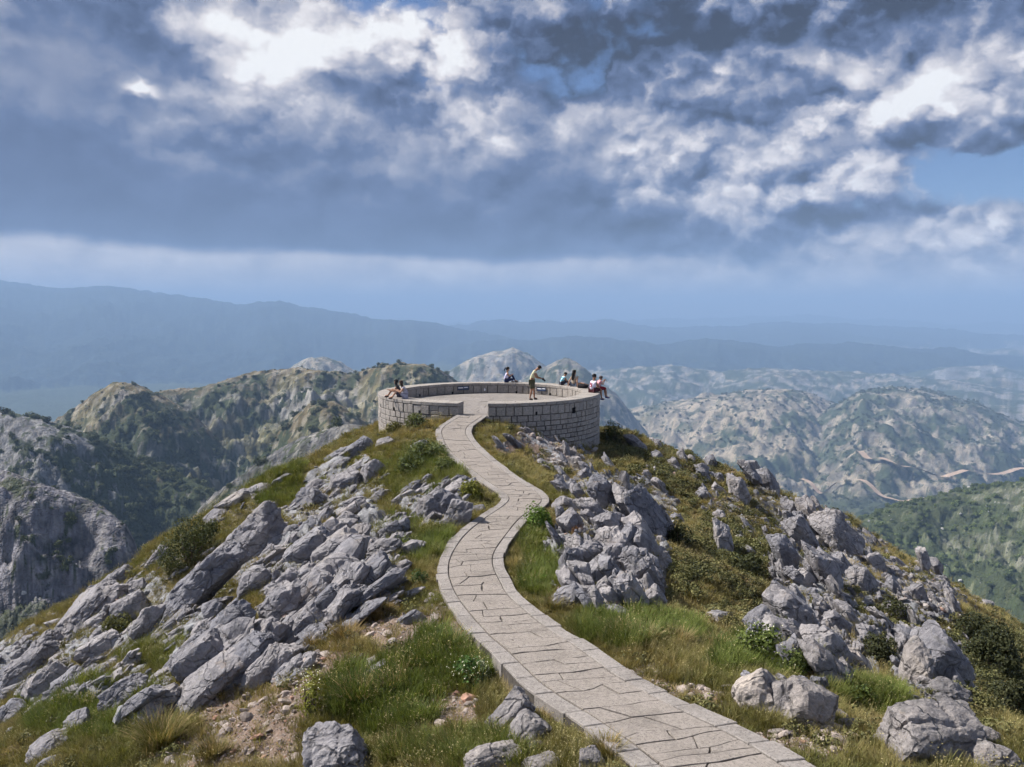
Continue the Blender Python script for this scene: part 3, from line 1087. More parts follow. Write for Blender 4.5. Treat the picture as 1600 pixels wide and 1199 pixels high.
def rock_mesh(name, seed, dims, sub=4, rough=1.0, bed=0.5, split=None):
    """A broken limestone block: clipped by joint planes, worn, with bedding grooves, fissures and fretting.
    dims: half lengths along x (long axis), y, z (across the bedding)."""
    r = np.random.default_rng(seed)
    N, F = ico(sub)
    K = 9
    pn = r.normal(size=(K, 3))
    pn /= np.linalg.norm(pn, axis=1, keepdims=True)
    fx = np.array([[0, 0, 1], [0, 0, -1], [0.97, 0.1, 0.22], [-0.97, -0.15, 0.2], [0.1, -1, 0.25], [0, 1, 0.2], [0.1, -0.75, 0.66]]) + r.normal(size=(7, 3)) * 0.16
    pn = np.vstack([pn, fx / np.linalg.norm(fx, axis=1, keepdims=True)])
    pd = np.concatenate([r.uniform(0.70, 1.0, K), r.uniform(0.60, 0.84, 7)])
    q = (N @ pn.T) / pd[None]
    sharp = 32.0
    rad = 1.0 / (np.maximum(q, 0.05) ** sharp).sum(1) ** (1.0 / sharp)
    P = N * rad[:, None]
    mean = (dims[0] * dims[1] * dims[2]) ** (1 / 3)
    W = P * np.array(dims) / mean                      # proportions with unit mean size
    o = r.uniform(-50, 50, 3)
    Ww = W + 0.16 * np.stack([noise3(W * 2.0 + o + 50), noise3(W * 2.0 + o + 60), noise3(W * 2.0 + o + 70)], -1)
    # blocks along the joints: each sits a little proud or back, with a cleft between
    ns = 11
    S = r.uniform(-1, 1, (ns, 3)) * np.array(dims) / mean
    D2 = np.linalg.norm(Ww[:, None, :] - S[None], axis=2)
    srt = np.sort(D2, axis=1)
    cell = D2.argmin(1)
    offs = r.uniform(-0.10, 0.07, ns)
    gap = srt[:, 1] - srt[:, 0]
    k = np.clip(gap / 0.10, 0, 1)
    d = rough * (offs[cell] * k - 0.085 * np.exp(-(gap / 0.05) ** 2) * (r.random(ns)[cell] > 0.5))
    d = d + 0.055 * noise3(W * 1.2 + o) + 0.045 * noise3(W * 2.6 + o + 7)
    rg = 1 - np.abs(noise3(W * np.array([1.6, 1.6, 4.6]) + o + 3)) * 2.8
    d = d - 0.075 * rough * np.clip(rg - 0.45, 0, 1)
    d = d + bed * 0.022 * np.sin(W[:, 2] * 11.0 + 2.5 * noise3(W * 1.3 + o) + o[0])
    d = d + rough * (0.036 * noise3(W * 5.5 + o) + 0.028 * noise3(W * 11.0 + o) + (0.020 * noise3(W * 22.0 + o) if sub >= 4 else 0))
    P = P * (1 + d)[:, None] * np.array(dims)
    return quad_mesh(name, P, F, False)


M_ROCK = limestone('karst_limestone', (1.04, 1.01, 1.05))
M_ROCK_PALE = limestone('pale_limestone', (1.22, 1.12, 1.05))
M_ROCK_DARK = limestone('shadow_side_limestone', (0.80, 0.83, 0.93))
rock_spots = []          # (x, y, z, radius) for keeping grass off


def put_rock(cx, cy, ln, th, tilt, label, cat='rock', group=None, mat=None, seed=None, sub=None, name='limestone_rock', mesh=None, depth=None, ydim=0.85, bed=0.5, grow=1.0, sink=0.30):
    t = math.radians(tilt)
    ext = 0.5 * (abs(ln * math.sin(t)) + abs(th * math.cos(t)))
    if depth is None:
        D, ok = hit([cx, cx], [cy + 0.55 * ext, cy + 30])
        D = float(D[0]) if ok[0] else float(D[1])
        D = min(D, 46.0)
    else:
        D = depth
    s = D / FPX
    c = at(cx, cy, D)
    L, T = ln * s * 0.5, th * s * 0.5
    r = random.Random((seed or 0) * 7 + int(cx * 13 + cy))
    dims = (L * 1.22, min(L, max(T * 1.3, L * ydim)) * r.uniform(0.85, 1.1), T * 1.32)
    dims = tuple(d_ * grow for d_ in dims)
    if mesh is None:
        mesh = rock_mesh(name, seed if seed is not None else int(cx * 3 + cy * 7), dims, sub or (4 if ln > 34 else 3), bed=bed)
        scale = (1, 1, 1)
    else:
        scale = dims
    o = add(name, mesh, mat or M_ROCK)
    o.location = (float(c[0]), float(c[1]) + dims[1] * 0.35, float(c[2]) - T * sink)
    # the long axis follows the dip of the bed; a little swing in plan
    o.rotation_euler = Euler((r.uniform(-0.25, 0.25), -t, 0), 'XYZ')
    o.rotation_euler.rotate(Euler((0, 0, r.uniform(-0.25, 0.25))))
    o.scale = scale
    tag(o, label, cat, group)
    rock_spots.append((float(c[0]), float(c[1]) + dims[1] * 0.35, float(c[2]), max(L, dims[1]) * 0.8))
    return o


G_LC = 'slabs on the left silhouette'
HAND = [
    # left slope, chain of long tilted slabs
    (393, 838, 112, 60, 40, 'broad rounded grey slab at the top of the left boulder chain'),
    (372, 852, 40, 34, 60, 'small grey block wedged under the broad slab of the left chain'),
    (318, 905, 178, 52, 43, 'longest smooth grey slab of the left chain, below the dark bush'),
    (197, 945, 74, 46, 30, 'blocky grey boulder resting across the slabs, left of the longest slab'),
    (223, 972, 66, 32, 56, 'narrow upright grey slab beside the blocky boulder on the left slope'),
    (166, 934, 68, 36, 42, 'weathered grey slab behind the blocky boulder on the left skyline'),
    (118, 956, 118, 32, 43, 'long thin slab on the left skyline above the grass pocket'),
    (188, 899, 44, 28, 30, 'pale rock capping the left skyline ridge below the dark bush'),
    (246, 868, 42, 20, 55, 'thin upright rock on the left skyline just outside the dark bush'),
    (214, 914, 34, 22, 20, 'small flat rock on top of the blocky boulder'),
    (153, 1008, 84, 42, 35, 'rounded grey slab under the blocky boulder'),
    (48, 1028, 105, 46, 43, 'large pale slab on the lowest stretch of the left skyline'),
    (10, 1058, 70, 40, 45, 'grey slab cut by the left picture edge'),
    (64, 1066, 80, 42, 34, 'thick rounded slab below the pale skyline slab at far left'),
    (96, 1068, 66, 26, 40, 'rough narrow slab beside the thick rounded slab at far left'),
    (12, 1110, 46, 32, 45, 'small grey slab at the left edge above the green grass'),
    (134, 1052, 50, 16, 25, 'flat grey slab sunk in grass right of the rough narrow slab'),
    (186, 1083, 108, 46, 37, 'fluted grey slab low on the left slope, above the round boulder'),
    (214, 1096, 84, 26, 37, 'dark lower layer leaning on the fluted slab'),
    (120, 1129, 48, 40, 20, 'roundish grey boulder at the foot of the fluted slab'),
    (67, 1166, 82, 28, 40, 'dark narrow slab in the bottom left corner'),
    (80, 1192, 46, 20, 10, 'small grey rock at the bottom edge by the dark narrow slab'),
    (318, 1068, 132, 46, 40, 'wide smooth slab above the scree, left of the path'),
    (370, 1032, 124, 50, 39, 'wide pale slab stepping up from the smooth slab'),
    (288, 1030, 86, 28, 56, 'steep thin slab on the left edge of the broken outcrop'),
    (268, 1040, 64, 22, 60, 'dark steep slab beside the thin slab of the broken outcrop'),
    (336, 1000, 54, 40, 30, 'cracked grey block at the top of the broken outcrop'),
    (314, 985, 44, 30, 45, 'knobbly grey rock above the cracked block'),
    (258, 1090, 58, 36, 15, 'pinkish brown rock at the upper end of the scree'),
    (226, 1117, 62, 28, 30, 'low pinkish rock beside the olive tussock'),
    (410, 1044, 112, 46, 43, 'smooth pointed slab over the scree, right end of the broken outcrop'),
    (402, 1002, 92, 36, 42, 'dark grey slab in the middle of the broken outcrop'),
    (395, 909, 74, 44, 30, 'rounded grey rock between grass patches on the left slope'),
    (330, 955, 46, 32, 40, 'grey rock in the grass below the longest slab'),
    (452, 906, 48, 46, 40, 'dark blocky rock left of the fractured crag'),
    (432, 940, 70, 34, 45, 'dark grey slab under the blocky rock left of the crag'),
    (494, 927, 58, 30, 36, 'shadowed slab at the foot of the fractured crag'),
    (478, 955, 56, 24, 38, 'lowest dark slab of the fractured crag'),
    (542, 912, 92, 36, 47, 'clean pale slab rising right of the fractured crag'),
    (590, 921, 96, 22, 38, 'long low rock ledge between crag and path'),
    (590, 861, 48, 34, 42, 'pointed grey rock above the long low ledge'),
    (628, 882, 34, 16, 30, 'small ledge in the grass left of the path bend'),
    (560, 962, 66, 18, 40, 'thin pale ledge beside the brown tussock'),
    (470, 1000, 80, 14, 38, 'thin rock rib along the top of the scree'),
    (587, 1047, 54, 15, 24, 'low grey rock in the green grass left of the lower path'),
    (530, 1184, 104, 88, 18, 'dark pitted rock at the bottom edge left of centre'),
    (553, 788, 44, 32, 20, 'grey rock right of the upper left grass, below the lookout'),
    (535, 750, 58, 32, 18, 'large pale rock on the upper left shoulder below the lookout'),
    (482, 776, 42, 38, 40, 'stubby grey rock on the upper left slope'),
    (580, 733, 42, 30, 30, 'grey rock beside the pale one on the upper left shoulder'),
    (556, 700, 52, 24, 34, 'pale rock on the skyline just left of the lookout'),
    (600, 690, 34, 16, 20, 'low pale rock under the left foot of the lookout wall'),
    (362, 780, 62, 18, 30, 'pale slab on the left skyline above the bright grass'),
    (402, 765, 50, 14, 28, 'thin pale slab higher on the left skyline'),
    (330, 806, 44, 18, 35, 'pale rock on the skyline above the dark bush'),
    (440, 748, 40, 12, 28, 'small pale ledge on the upper left skyline'),
    (684, 790, 68, 56, 32, 'big fissured grey boulder beside the upper path bend'),
    (716, 802, 62, 40, 72, 'split half of the big boulder nearest the path'),
    (713, 765, 44, 20, 30, 'rock crest on top of the big boulder by the path'),
    (655, 697, 32, 24, 30, 'small pale rock in bushes below the lookout entrance'),
    (745, 797, 34, 18, 10, 'low broken rock between the big boulder and the path'),
    (634, 941, 16, 12, 0, 'tiny white stone on bare soil left of the path'),
    (642, 965, 40, 22, 30, 'cluster of grey rubble beside the path curve'),
    # right slope
    (944, 768, 80, 44, -50, 'tall grey slab above the dark crag, right of the path bend'),
    (1012, 804, 112, 38, -52, 'long ribbed slab sloping down right of the dark crag'),
    (1133, 845, 66, 26, -78, 'lone upright grey stone on the dark right slope'),
    (1231, 868, 68, 34, -62, 'upright grey slab left of the tall jointed stack'),
    (1256, 834, 82, 38, -58, 'upper block of the tall jointed stack on the right slope'),
    (1296, 892, 90, 38, -64, 'lower block of the tall jointed stack on the right slope'),
    (1316, 836, 100, 50, -48, 'massive grey block on the right skyline'),
    (1352, 908, 60, 38, -55, 'rounded grey rock below the massive skyline block'),
    (1372, 880, 48, 24, -55, 'thin slab descending right of the massive skyline block'),
    (1398, 918, 34, 18, -50, 'small grey rock at the tail of the skyline slab'),
    (1158, 768, 60, 30, -66, 'pair of leaning slabs high on the right slope, the larger one'),
    (1182, 738, 46, 26, -55, 'grey rock on the right skyline above the leaning slabs'),
    (1205, 752, 50, 22, -55, 'thin slab on the right skyline beside the leaning slabs'),
    (1240, 795, 46, 22, -35, 'low brownish ledge on the right skyline'),
    (1098, 776, 26, 22, -60, 'small round rock in the middle of the upper right slope'),
    (1096, 733, 26, 22, -50, 'small paired rock near the right skyline, lower'),
    (1113, 722, 30, 20, -60, 'small paired rock near the right skyline, upper'),
    (1108, 743, 16, 14, -60, 'pebble like rock under the small pair'),
    (1000, 697, 40, 17, -46, 'sloping slab on the skyline just right of the lookout'),
    (1029, 712, 24, 18, -50, 'small rock below the sloping slab near the lookout'),
    (1070, 715, 16, 11, -30, 'tiny rock on the brown upper right slope'),
    (1032, 756, 18, 14, -50, 'tiny grey rock amid dark heath, right of the crag top'),
    (1092, 832, 14, 14, -60, 'tiny rock left of the lone upright stone'),
    (914, 741, 24, 22, -50, 'white topped rock above the path bend'),
    (1124, 966, 44, 32, -5, 'smooth round boulder in the grass right of the lower path'),
    (1189, 965, 58, 26, 22, 'low grey rock at the left end of the big right outcrop'),
    (1246, 956, 92, 54, -38, 'humped grey rock forming the top of the big right outcrop'),
    (1224, 988, 74, 36, -32, 'long front face of the big right outcrop'),
    (1298, 1008, 78, 56, -42, 'cracked block in the middle of the big right outcrop'),
    (1300, 1048, 96, 36, -42, 'lower shelf of the big right outcrop'),
    (1348, 1042, 78, 28, -50, 'tail slab of the big right outcrop'),
    (1262, 905, 30, 26, -40, 'round rock perched above the big right outcrop'),
    (1330, 962, 52, 19, -58, 'thin pale slab behind the big right outcrop'),
    (1352, 985, 22, 12, -60, 'small slab fragment below the thin pale slab'),
    (1373, 970, 30, 22, -50, 'squat grey rock right of the thin pale slab'),
    (1352, 941, 16, 14, -50, 'small pale stone above the squat grey rock'),
    (1413, 962, 56, 30, -45, 'leaning grey slab above the bulky lower right rock'),
    (1426, 1003, 48, 34, -20, 'rough knob on the bulky lower right rock'),
    (1478, 1034, 96, 72, -42, 'bulky cracked boulder overlooking the dark hollow at lower right'),
    (1434, 1052, 84, 42, 82, 'upright left flank of the bulky lower right rock'),
    (1492, 1090, 84, 48, -22, 'base block under the bulky cracked boulder'),
    (1545, 945, 24, 18, 0, 'small grey rock on the far right scree slope'),
    (1497, 925, 18, 14, 0, 'small pale rock near the right skyline scree'),
    # crag right of the path
    (880, 760, 44, 17, -34, 'flat topped ledge at the upper end of the dark crag'),
    (905, 771, 38, 18, -42, 'cracked ledge beside the path bend'),
    (888, 790, 44, 26, -20, 'pale rock edging the crag beside the path bend'),
    (894, 816, 44, 38, -60, 'blocky grey rock above the red brown heath of the crag'),
    (912, 836, 34, 28, -40, 'small block inside the crag'),
    (894, 882, 40, 62, -5, 'dark pillar at the left end of the crag'),
    (924, 862, 50, 44, -60, 'dark wedge rock in the middle of the crag'),
    (938, 898, 62, 48, -72, 'large dark tooth at the front of the crag'),
    (970, 876, 72, 44, -64, 'dark buttress on the right of the crag'),
    (986, 848, 48, 34, -55, 'weathered block on the shoulder of the crag'),
    (884, 934, 66, 26, 28, 'pale pointed rock at the foot of the crag by the path'),
    (918, 925, 40, 26, 10, 'dark rock beside the pale pointed rock'),
    (950, 938, 46, 26, -20, 'broken dark rock along the foot of the crag'),
    (988, 928, 56, 46, -50, 'fractured dark block at the lower right of the crag'),
    (1022, 940, 40, 40, -50, 'jagged dark rock ending the crag on the right'),
    (1040, 880, 50, 22, -58, 'sloping rib right of the crag'),
    # foreground right
    (1184, 1082, 82, 64, 32, 'pale pointed half of the fissured rock beside the lower path'),
    (1224, 1100, 84, 46, 66, 'fluted middle of the fissured rock beside the lower path'),
    (1268, 1098, 96, 70, -34, 'broad right half of the fissured rock beside the lower path'),
    (1312, 1116, 30, 22, -20, 'small pale rock trailing right of the fissured rock'),
    (1334, 1134, 34, 17, -20, 'last small pale rock trailing right of the fissured rock'),
    (1466, 1150, 180, 116, -8, 'largest pale boulder in the lower right corner'),
    (1546, 1154, 66, 40, -26, 'sloping right shoulder of the largest pale boulder'),
    (1564, 1190, 84, 50, 22, 'pale rock cut by the bottom right corner'),
    # foreground by the path
    (795, 1118, 92, 36, 50, 'leaning pale stone against the path kerb'),
    (824, 1140, 72, 56, 48, 'angular cracked stone in front of the leaning one'),
    (838, 1166, 34, 22, 20, 'small pale stone below the angular cracked one'),
    (774, 1188, 104, 58, 12, 'grey rock at the bottom edge below the leaning stone'),
    (850, 1194, 64, 30, 5, 'low rounded rock at the bottom edge, middle of three'),
    (923, 1189, 52, 40, 10, 'brown grey rock at the bottom edge close to the path'),
]
PALE_KEYS = ('pale', 'pinkish', 'white', 'fluted middle', 'broad right half', 'angular', 'brown grey')
DARK_KEYS = ('dark', 'shadow', 'jagged', 'fractured dark')
NEAR_PALE = lambda cx, cy: (cy > 1040 and cx > 740)
for cx, cy, ln, th, tilt, lab in HAND:
    pale = NEAR_PALE(cx, cy) or 'pinkish' in lab
    m = M_ROCK_PALE if pale else M_ROCK
    put_rock(cx, cy, ln, th, tilt, lab, 'boulder' if 'boulder' in lab else 'rock', None, m, sub=5 if ln >= 100 and D_TAB is not None else None)

# more rocks of the same outcrops, too alike to tell apart singly
FILL = [
    # (zone ellipses, count, size range px, tilt mean, tilt spread, group, label)
    ([(560, 860, 85, 62), (480, 930, 60, 40)], 46, (26, 84), 42, 12, 'rocks of the fractured left crag', 'grey rock packed into the fractured crag left of the path'),
    ([(350, 1015, 75, 45)], 16, (30, 84), 42, 10, 'rocks of the broken left outcrop', 'grey rock filling the broken outcrop above the scree'),
    ([(960, 865, 80, 85)], 40, (24, 72), -58, 15, 'rocks of the dark right crag', 'grey rock packed into the crag right of the path bend'),
    ([(1280, 990, 90, 60), (1270, 860, 60, 60)], 26, (20, 60), -54, 14, 'rocks around the right outcrops', 'grey rock among the larger outcrops of the right slope'),
    ([(540, 745, 70, 45), (450, 790, 80, 40)], 22, (12, 40), 36, 14, 'scattered rocks on the upper left slope', 'small grey rock scattered in the grass of the upper left slope'),
    ([(850, 690, 80, 26), (900, 715, 50, 18)], 14, (9, 20), -10, 40, 'rubble below the lookout wall', 'small pale stone in the rubble below the lookout wall'),
    ([(1100, 770, 110, 60), (1420, 930, 110, 60)], 32, (12, 38), -58, 14, 'scattered rocks on the right slope', 'small grey rock rib poking from the heath of the right slope'),
    ([(150, 1010, 130, 60)], 10, (14, 30), 38, 16, 'small rocks along the left chain', 'small grey rock between the slabs of the left skyline'),
]
_r = random.Random(5)
_lib = {}
_pend = []
for zones, cnt, (a, b), tm, ts, grp, lab in FILL:
    for i in range(cnt):
        z = zones[i % len(zones)]
        while True:
            u, v = _r.uniform(-1, 1), _r.uniform(-1, 1)
            if u * u + v * v < 1: break
        cx, cy = z[0] + u * z[2], z[1] + v * z[3]
        ln = a + (b - a) * _r.random() ** 1.6
        k = _r.randrange(10)
        if k not in _lib:
            _lib[k] = {}
        pale = 'pinkish' in lab or 'pale' in lab
        if pale not in _lib[k]:
            me = rock_mesh('limestone_rock', 900 + k, (1, 1, 1), 4 if k < 5 else 3, 1.1)
            me.materials.append(M_ROCK_PALE if pale else M_ROCK)
            _lib[k][pale] = me
        # named by the nearest of the larger rocks where that singles it out
        best = None
        for hx, hy, hl, ht, _t, hlab in HAND:
            if len(hlab.split(',')[0].split()) > 9: continue
            dd = math.hypot(hx - cx, (hy - cy) * 1.2)
            if best is None or dd < best[0]: best = (dd, hx, hy, hlab)
        dx_, dy_ = cx - best[1], cy - best[2]
        k8 = int(round(math.atan2(dy_, dx_) / (math.pi / 4))) % 8
        where = ('right of', 'below and right of', 'below', 'below and left of', 'left of', 'above and left of', 'above', 'above and right of')[k8]
        if len(best[3].split(',')[0].split()) > 7:
            where = ('right of', 'below', 'left of', 'above')[int(round(math.atan2(dy_, dx_) / (math.pi / 2))) % 4]
        fat = _r.uniform(0.34, 0.62)
        size = ('tiny' if ln < 15 else 'small' if ln < 26 else 'middling' if ln < 42 else 'large') + (' flat' if fat < 0.42 else ' chunky' if fat > 0.54 else '')
        hl = best[3].split(',')[0]
        best = (best[0], best[1], best[2], hl)
        _pend.append([cx, cy, ln, ln * fat, tm + _r.uniform(-ts, ts), '%s grey rock %s the %s' % (size, where, best[3]), grp, _lib[k][pale], best[0], lab])
_seen = {}
for p in _pend:
    _seen.setdefault(p[5], []).append(p)
for key, ps in _seen.items():
    for p in ps:
        lab = key if len(ps) == 1 and p[8] < 130 else p[9]
        put_rock(p[0], p[1], p[2], p[3], p[4], lab, 'rock', p[6], mesh=p[7], grow=1.28 if p[2] > 18 else 1.0, sink=0.62 if p[2] > 18 else 0.3)

# ------------------------------------------------------------------ people
def cloth_mat(name, col, rough=0.85):
    return simple_mat(name, col, rough, 0.15, 25.0, 0.15, 0.3, 0.004)


M_SKIN = cloth_mat('skin', (0.42, 0.25, 0.17), 0.6)
M_SKIN_TAN = cloth_mat('tanned_skin', (0.30, 0.165, 0.105), 0.6)
M_HAIR = cloth_mat('black_hair', (0.012, 0.010, 0.009), 0.5)
M_HAIR_B = cloth_mat('brown_hair', (0.045, 0.026, 0.017), 0.5)
_pending = []


def skin_obj(name, verts, edges, radii, mat, parent, root=0, sub=2):
    """lay a skeleton out as edges; its surface is grown after all figures are laid out"""
    me = bpy.data.meshes.new(name)
    me.from_pydata([tuple(v) for v in verts], edges, [])
    o = bpy.data.objects.new(name, me)
    COL.objects.link(o)
    md = o.modifiers.new('skin', 'SKIN')
    md.use_smooth_shade = True
    sv = me.skin_vertices[0].data if me.skin_vertices else None
    if sv is None:
        bm = bmesh.new(); bm.from_mesh(me)
        bm.verts.layers.skin.verify(); bm.to_mesh(me); bm.free()
        sv = me.skin_vertices[0].data
    for i, r in enumerate(radii):
        sv[i].radius = (r, r) if not isinstance(r, tuple) else r
        sv[i].use_root = (i == root)
    s2 = o.modifiers.new('round', 'SUBSURF')
    s2.levels = s2.render_levels = sub
    _pending.append((o, name, mat, parent))
    return o


def flush_people():
    dg = bpy.context.evaluated_depsgraph_get()
    done = []
    for o, name, mat, parent in _pending:
        me = bpy.data.meshes.new_from_object(o.evaluated_get(dg), preserve_all_data_layers=False, depsgraph=dg)
        done.append((me, o, name, mat, parent))
    for me, o, name, mat, parent in done:
        old = o.data
        bpy.data.objects.remove(o)
        bpy.data.meshes.remove(old)
        me.name = name
        me.materials.clear()
        me.materials.append(mat)
        add(name, me, None, parent)
    _pending.clear()


class Fig:
    """joints are (forward, left, up) in metres from the point between the seat bones or the feet"""
    def __init__(self, loc, facing, label, J, scale=1.0, skin=None, female=False):
        self.root = bpy.data.objects.new('person', None)
        COL.objects.link(self.root)
        self.root.location = loc
        self.root.rotation_euler = (0, 0, facing)
        self.root.scale = (scale, scale, scale)
        tag(self.root, label, 'person')
        self.J = J
        self.skin = skin or M_SKIN
        self.body(female)

    def body(self, female):
        J = self.J
        V, E, R = [], [], []
        def v(p, r):
            V.append(Vector(p)); R.append(r)
            return len(V) - 1
        def link(a, b): E.append((a, b))
        pel = v(J['pelvis'], 0.125)
        waist = v((Vector(J['pelvis']) + Vector(J['chest'])) / 2, 0.105 if female else 0.115)
        ch = v(J['chest'], 0.125 if female else 0.14)
        nk = v(J['neck'], 0.052)
        H = Vector(J['head'])
        up = (H - Vector(J['neck'])).normalized()
        hd = v(H - up * 0.035, 0.078)
        ht = v(H + up * 0.05, 0.088)
        crown = v(H + up * 0.105, 0.055)
        link(pel, waist); link(waist, ch); link(ch, nk); link(nk, hd); link(hd, ht); link(ht, crown)
        fw = Vector(J.get('look', (1, 0, -0.2))).normalized()
        side = fw.cross(up).normalized()
        nose = v(H - up * 0.025 + fw * 0.105, 0.012)
        link(hd, nose)
        chin = v(H - up * 0.085 + fw * 0.055, 0.022)
        link(hd, chin)
        for s in (-1, 1):
            ear = v(H - up * 0.01 + side * s * 0.088, 0.014)
            link(hd, ear)
        for s, S in ((1, 'l'), (-1, 'r')):
            sh = v(J['sh_' + S], 0.062 if female else 0.072)
            el = v(J['el_' + S], 0.042 if female else 0.048)
            wr = v(J['wr_' + S], 0.028 if female else 0.031)
            link(ch, sh); link(sh, el); link(el, wr)
            d = (Vector(J['wr_' + S]) - Vector(J['el_' + S])).normalized()
            if 'hand_' + S in J:
                d = Vector(J['hand_' + S]).normalized()
            lat = d.cross(Vector((0, 0, 1)))
            if lat.length < 0.1: lat = d.cross(Vector((0, 1, 0)))
            lat.normalize()
            curl = lat.cross(d).normalized()
            if curl.z > 0: curl = -curl
            palm = v(Vector(J['wr_' + S]) + d * 0.055, (0.034, 0.022))
            link(wr, palm)
            for k, (o_, ln) in enumerate(((-0.030, 0.068), (-0.010, 0.080), (0.011, 0.075), (0.030, 0.058))):
                b0 = v(Vector(V[palm]) + d * 0.035 + lat * o_, 0.0095)
                b1 = v(Vector(V[b0]) + d * ln * 0.5 + curl * ln * 0.15, 0.0085)
                b2 = v(Vector(V[b1]) + d * ln * 0.3 + curl * ln * 0.45, 0.0075)
                link(palm, b0); link(b0, b1); link(b1, b2)
            t0 = v(Vector(V[palm]) + lat * (0.042 * s) - d * 0.010, 0.012)
            t1 = v(Vector(V[t0]) + d * 0.040 + lat * 0.012 * s + curl * 0.02, 0.009)
            link(palm, t0); link(t0, t1)
            hip = v(J['hip_' + S], 0.095)
            kn = v(J['kn_' + S], 0.060)
            an = v(J['an_' + S], 0.038)
            toe = v(J['toe_' + S], 0.030)
            mid = v((Vector(J['kn_' + S]) * 0.62 + Vector(J['an_' + S]) * 0.38), 0.056)
            link(pel, hip); link(hip, kn); link(kn, mid); link(mid, an); link(an, toe)
        skin_obj('body', V, E, R, self.skin, self.root, 0, 1)

    def chain(self, name, segs, mat, root=0, sub=2):
        """segs: list of polylines [(joint or point, radius), ...]; shared points are merged"""
        V, E, R, ix = [], [], [], {}
        for line in segs:
            prev = None
            for p, r in line:
                p = Vector(self.J[p]) if isinstance(p, str) else Vector(p)
                key = tuple(round(c, 4) for c in p)
                if key not in ix:
                    ix[key] = len(V); V.append(p); R.append(r)
                i = ix[key]
                if prev is not None and prev != i: E.append((prev, i))
                prev = i
        return skin_obj(name, V, E, R, mat, self.root, root, sub)

    def shirt(self, mat, sleeve=0.5, name='shirt', extra=0.0, hem=None):
        J = self.J
        P = Vector(J['pelvis']); C = Vector(J['chest'])
        up = (C - P).normalized()
        segs = [[(hem or (P + up * 0.0), 0.148 + extra), ((P + C) / 2, 0.130 + extra), ('chest', 0.150 + extra), (C + (Vector(J['neck']) - C) * 0.75, 0.075)]]
        for S in 'lr':
            sh, el = Vector(J['sh_' + S]), Vector(J['el_' + S])
            ln = [('chest', 0.150 + extra), (sh, 0.082)]
            if sleeve > 0: ln.append((sh + (el - sh) * sleeve, 0.066))
            segs.append(ln)
        return self.chain(name, segs, mat)

    def legs(self, mat, frac_knee=1.0, to_ankle=0.0, name='trousers', r=0.0):
        J = self.J
        segs = []
        for S in 'lr':
            h, k, a = (Vector(J[q + S]) for q in ('hip_', 'kn_', 'an_'))
            ln = [('pelvis', 0.140 + r), (h, 0.112 + r), ((h + (k - h) * frac_knee), 0.080 + r if frac_knee < 1 else 0.072 + r)]
            if to_ankle > 0: ln.append((k + (a - k) * to_ankle, 0.052 + r))
            segs.append(ln)
        return self.chain(name, segs, mat)

    def shoes(self, mat):
        for S in 'lr':
            a, t = Vector(self.J['an_' + S]), Vector(self.J['toe_' + S])
            d = (t - a)
            low = Vector((0, 0, -0.035))
            self.chain('shoe', [[(a - d * 0.15 + low, 0.046), (a + d * 0.5 + low * 1.2, 0.046), (t + d * 0.12 + low * 0.6, 0.036)]], mat)

    def hair(self, mat, style='short'):
        J = self.J
        H, N = Vector(J['head']), Vector(J['neck'])
        up = (H - N).normalized()
        fw = Vector(J.get('look', (1, 0, -0.2))).normalized()
        c = H + up * 0.045 - fw * 0.018
        V, F = ico(3)
        r = np.random.default_rng(3)
        P = V * np.array([0.112, 0.104, 0.108])
        nz = 1 + 0.05 * noise3(V * 4.0 + 3)
        P = P * nz[:, None]
        # cap open towards the face
        f = np.array(fw); u = np.array(up)
        keep = np.array([(V[t].mean(0) @ f) < 0.42 + 0.9 * max(0.0, float(V[t].mean(0) @ u)) and (V[t].mean(0) @ u) > (-0.55 if style == 'short' else -0.95) + 0.4 * max(0, float(V[t].mean(0) @ f)) for t in F])
        me = quad_mesh('hair', P + np.array(c), F[keep], True)
        add('hair', me, mat, self.root)
        if style == 'tail':
            b = H + up * 0.07 - fw * 0.10
            self.chain('ponytail', [[(b, 0.030), (b - fw * 0.06 - up * 0.03, 0.036), (b - fw * 0.09 - up * 0.14, 0.030), (b - fw * 0.10 - up * 0.26, 0.010)]], mat)
        if style == 'long':
            b = H - fw * 0.045
            self.chain('long_hair', [[(b + up * 0.06, 0.095), (b - fw * 0.03 - up * 0.10, (0.105, 0.085)), (b - fw * 0.07 - up * 0.27, (0.10, 0.06)), (b - fw * 0.08 - up * 0.42, (0.06, 0.035))]], mat)
        if style == 'curtain':
            sd = fw.cross(up).normalized()
            for s in (-1, 1):
                b = H + sd * s * 0.06
                self.chain('long_hair', [[(b + up * 0.05, 0.07), (b + sd * s * 0.02 - up * 0.12, 0.062), (b + sd * s * 0.02 - up * 0.26 + fw * 0.03, 0.045), (b + sd * s * 0.02 - up * 0.36 + fw * 0.03, 0.016)]], mat)


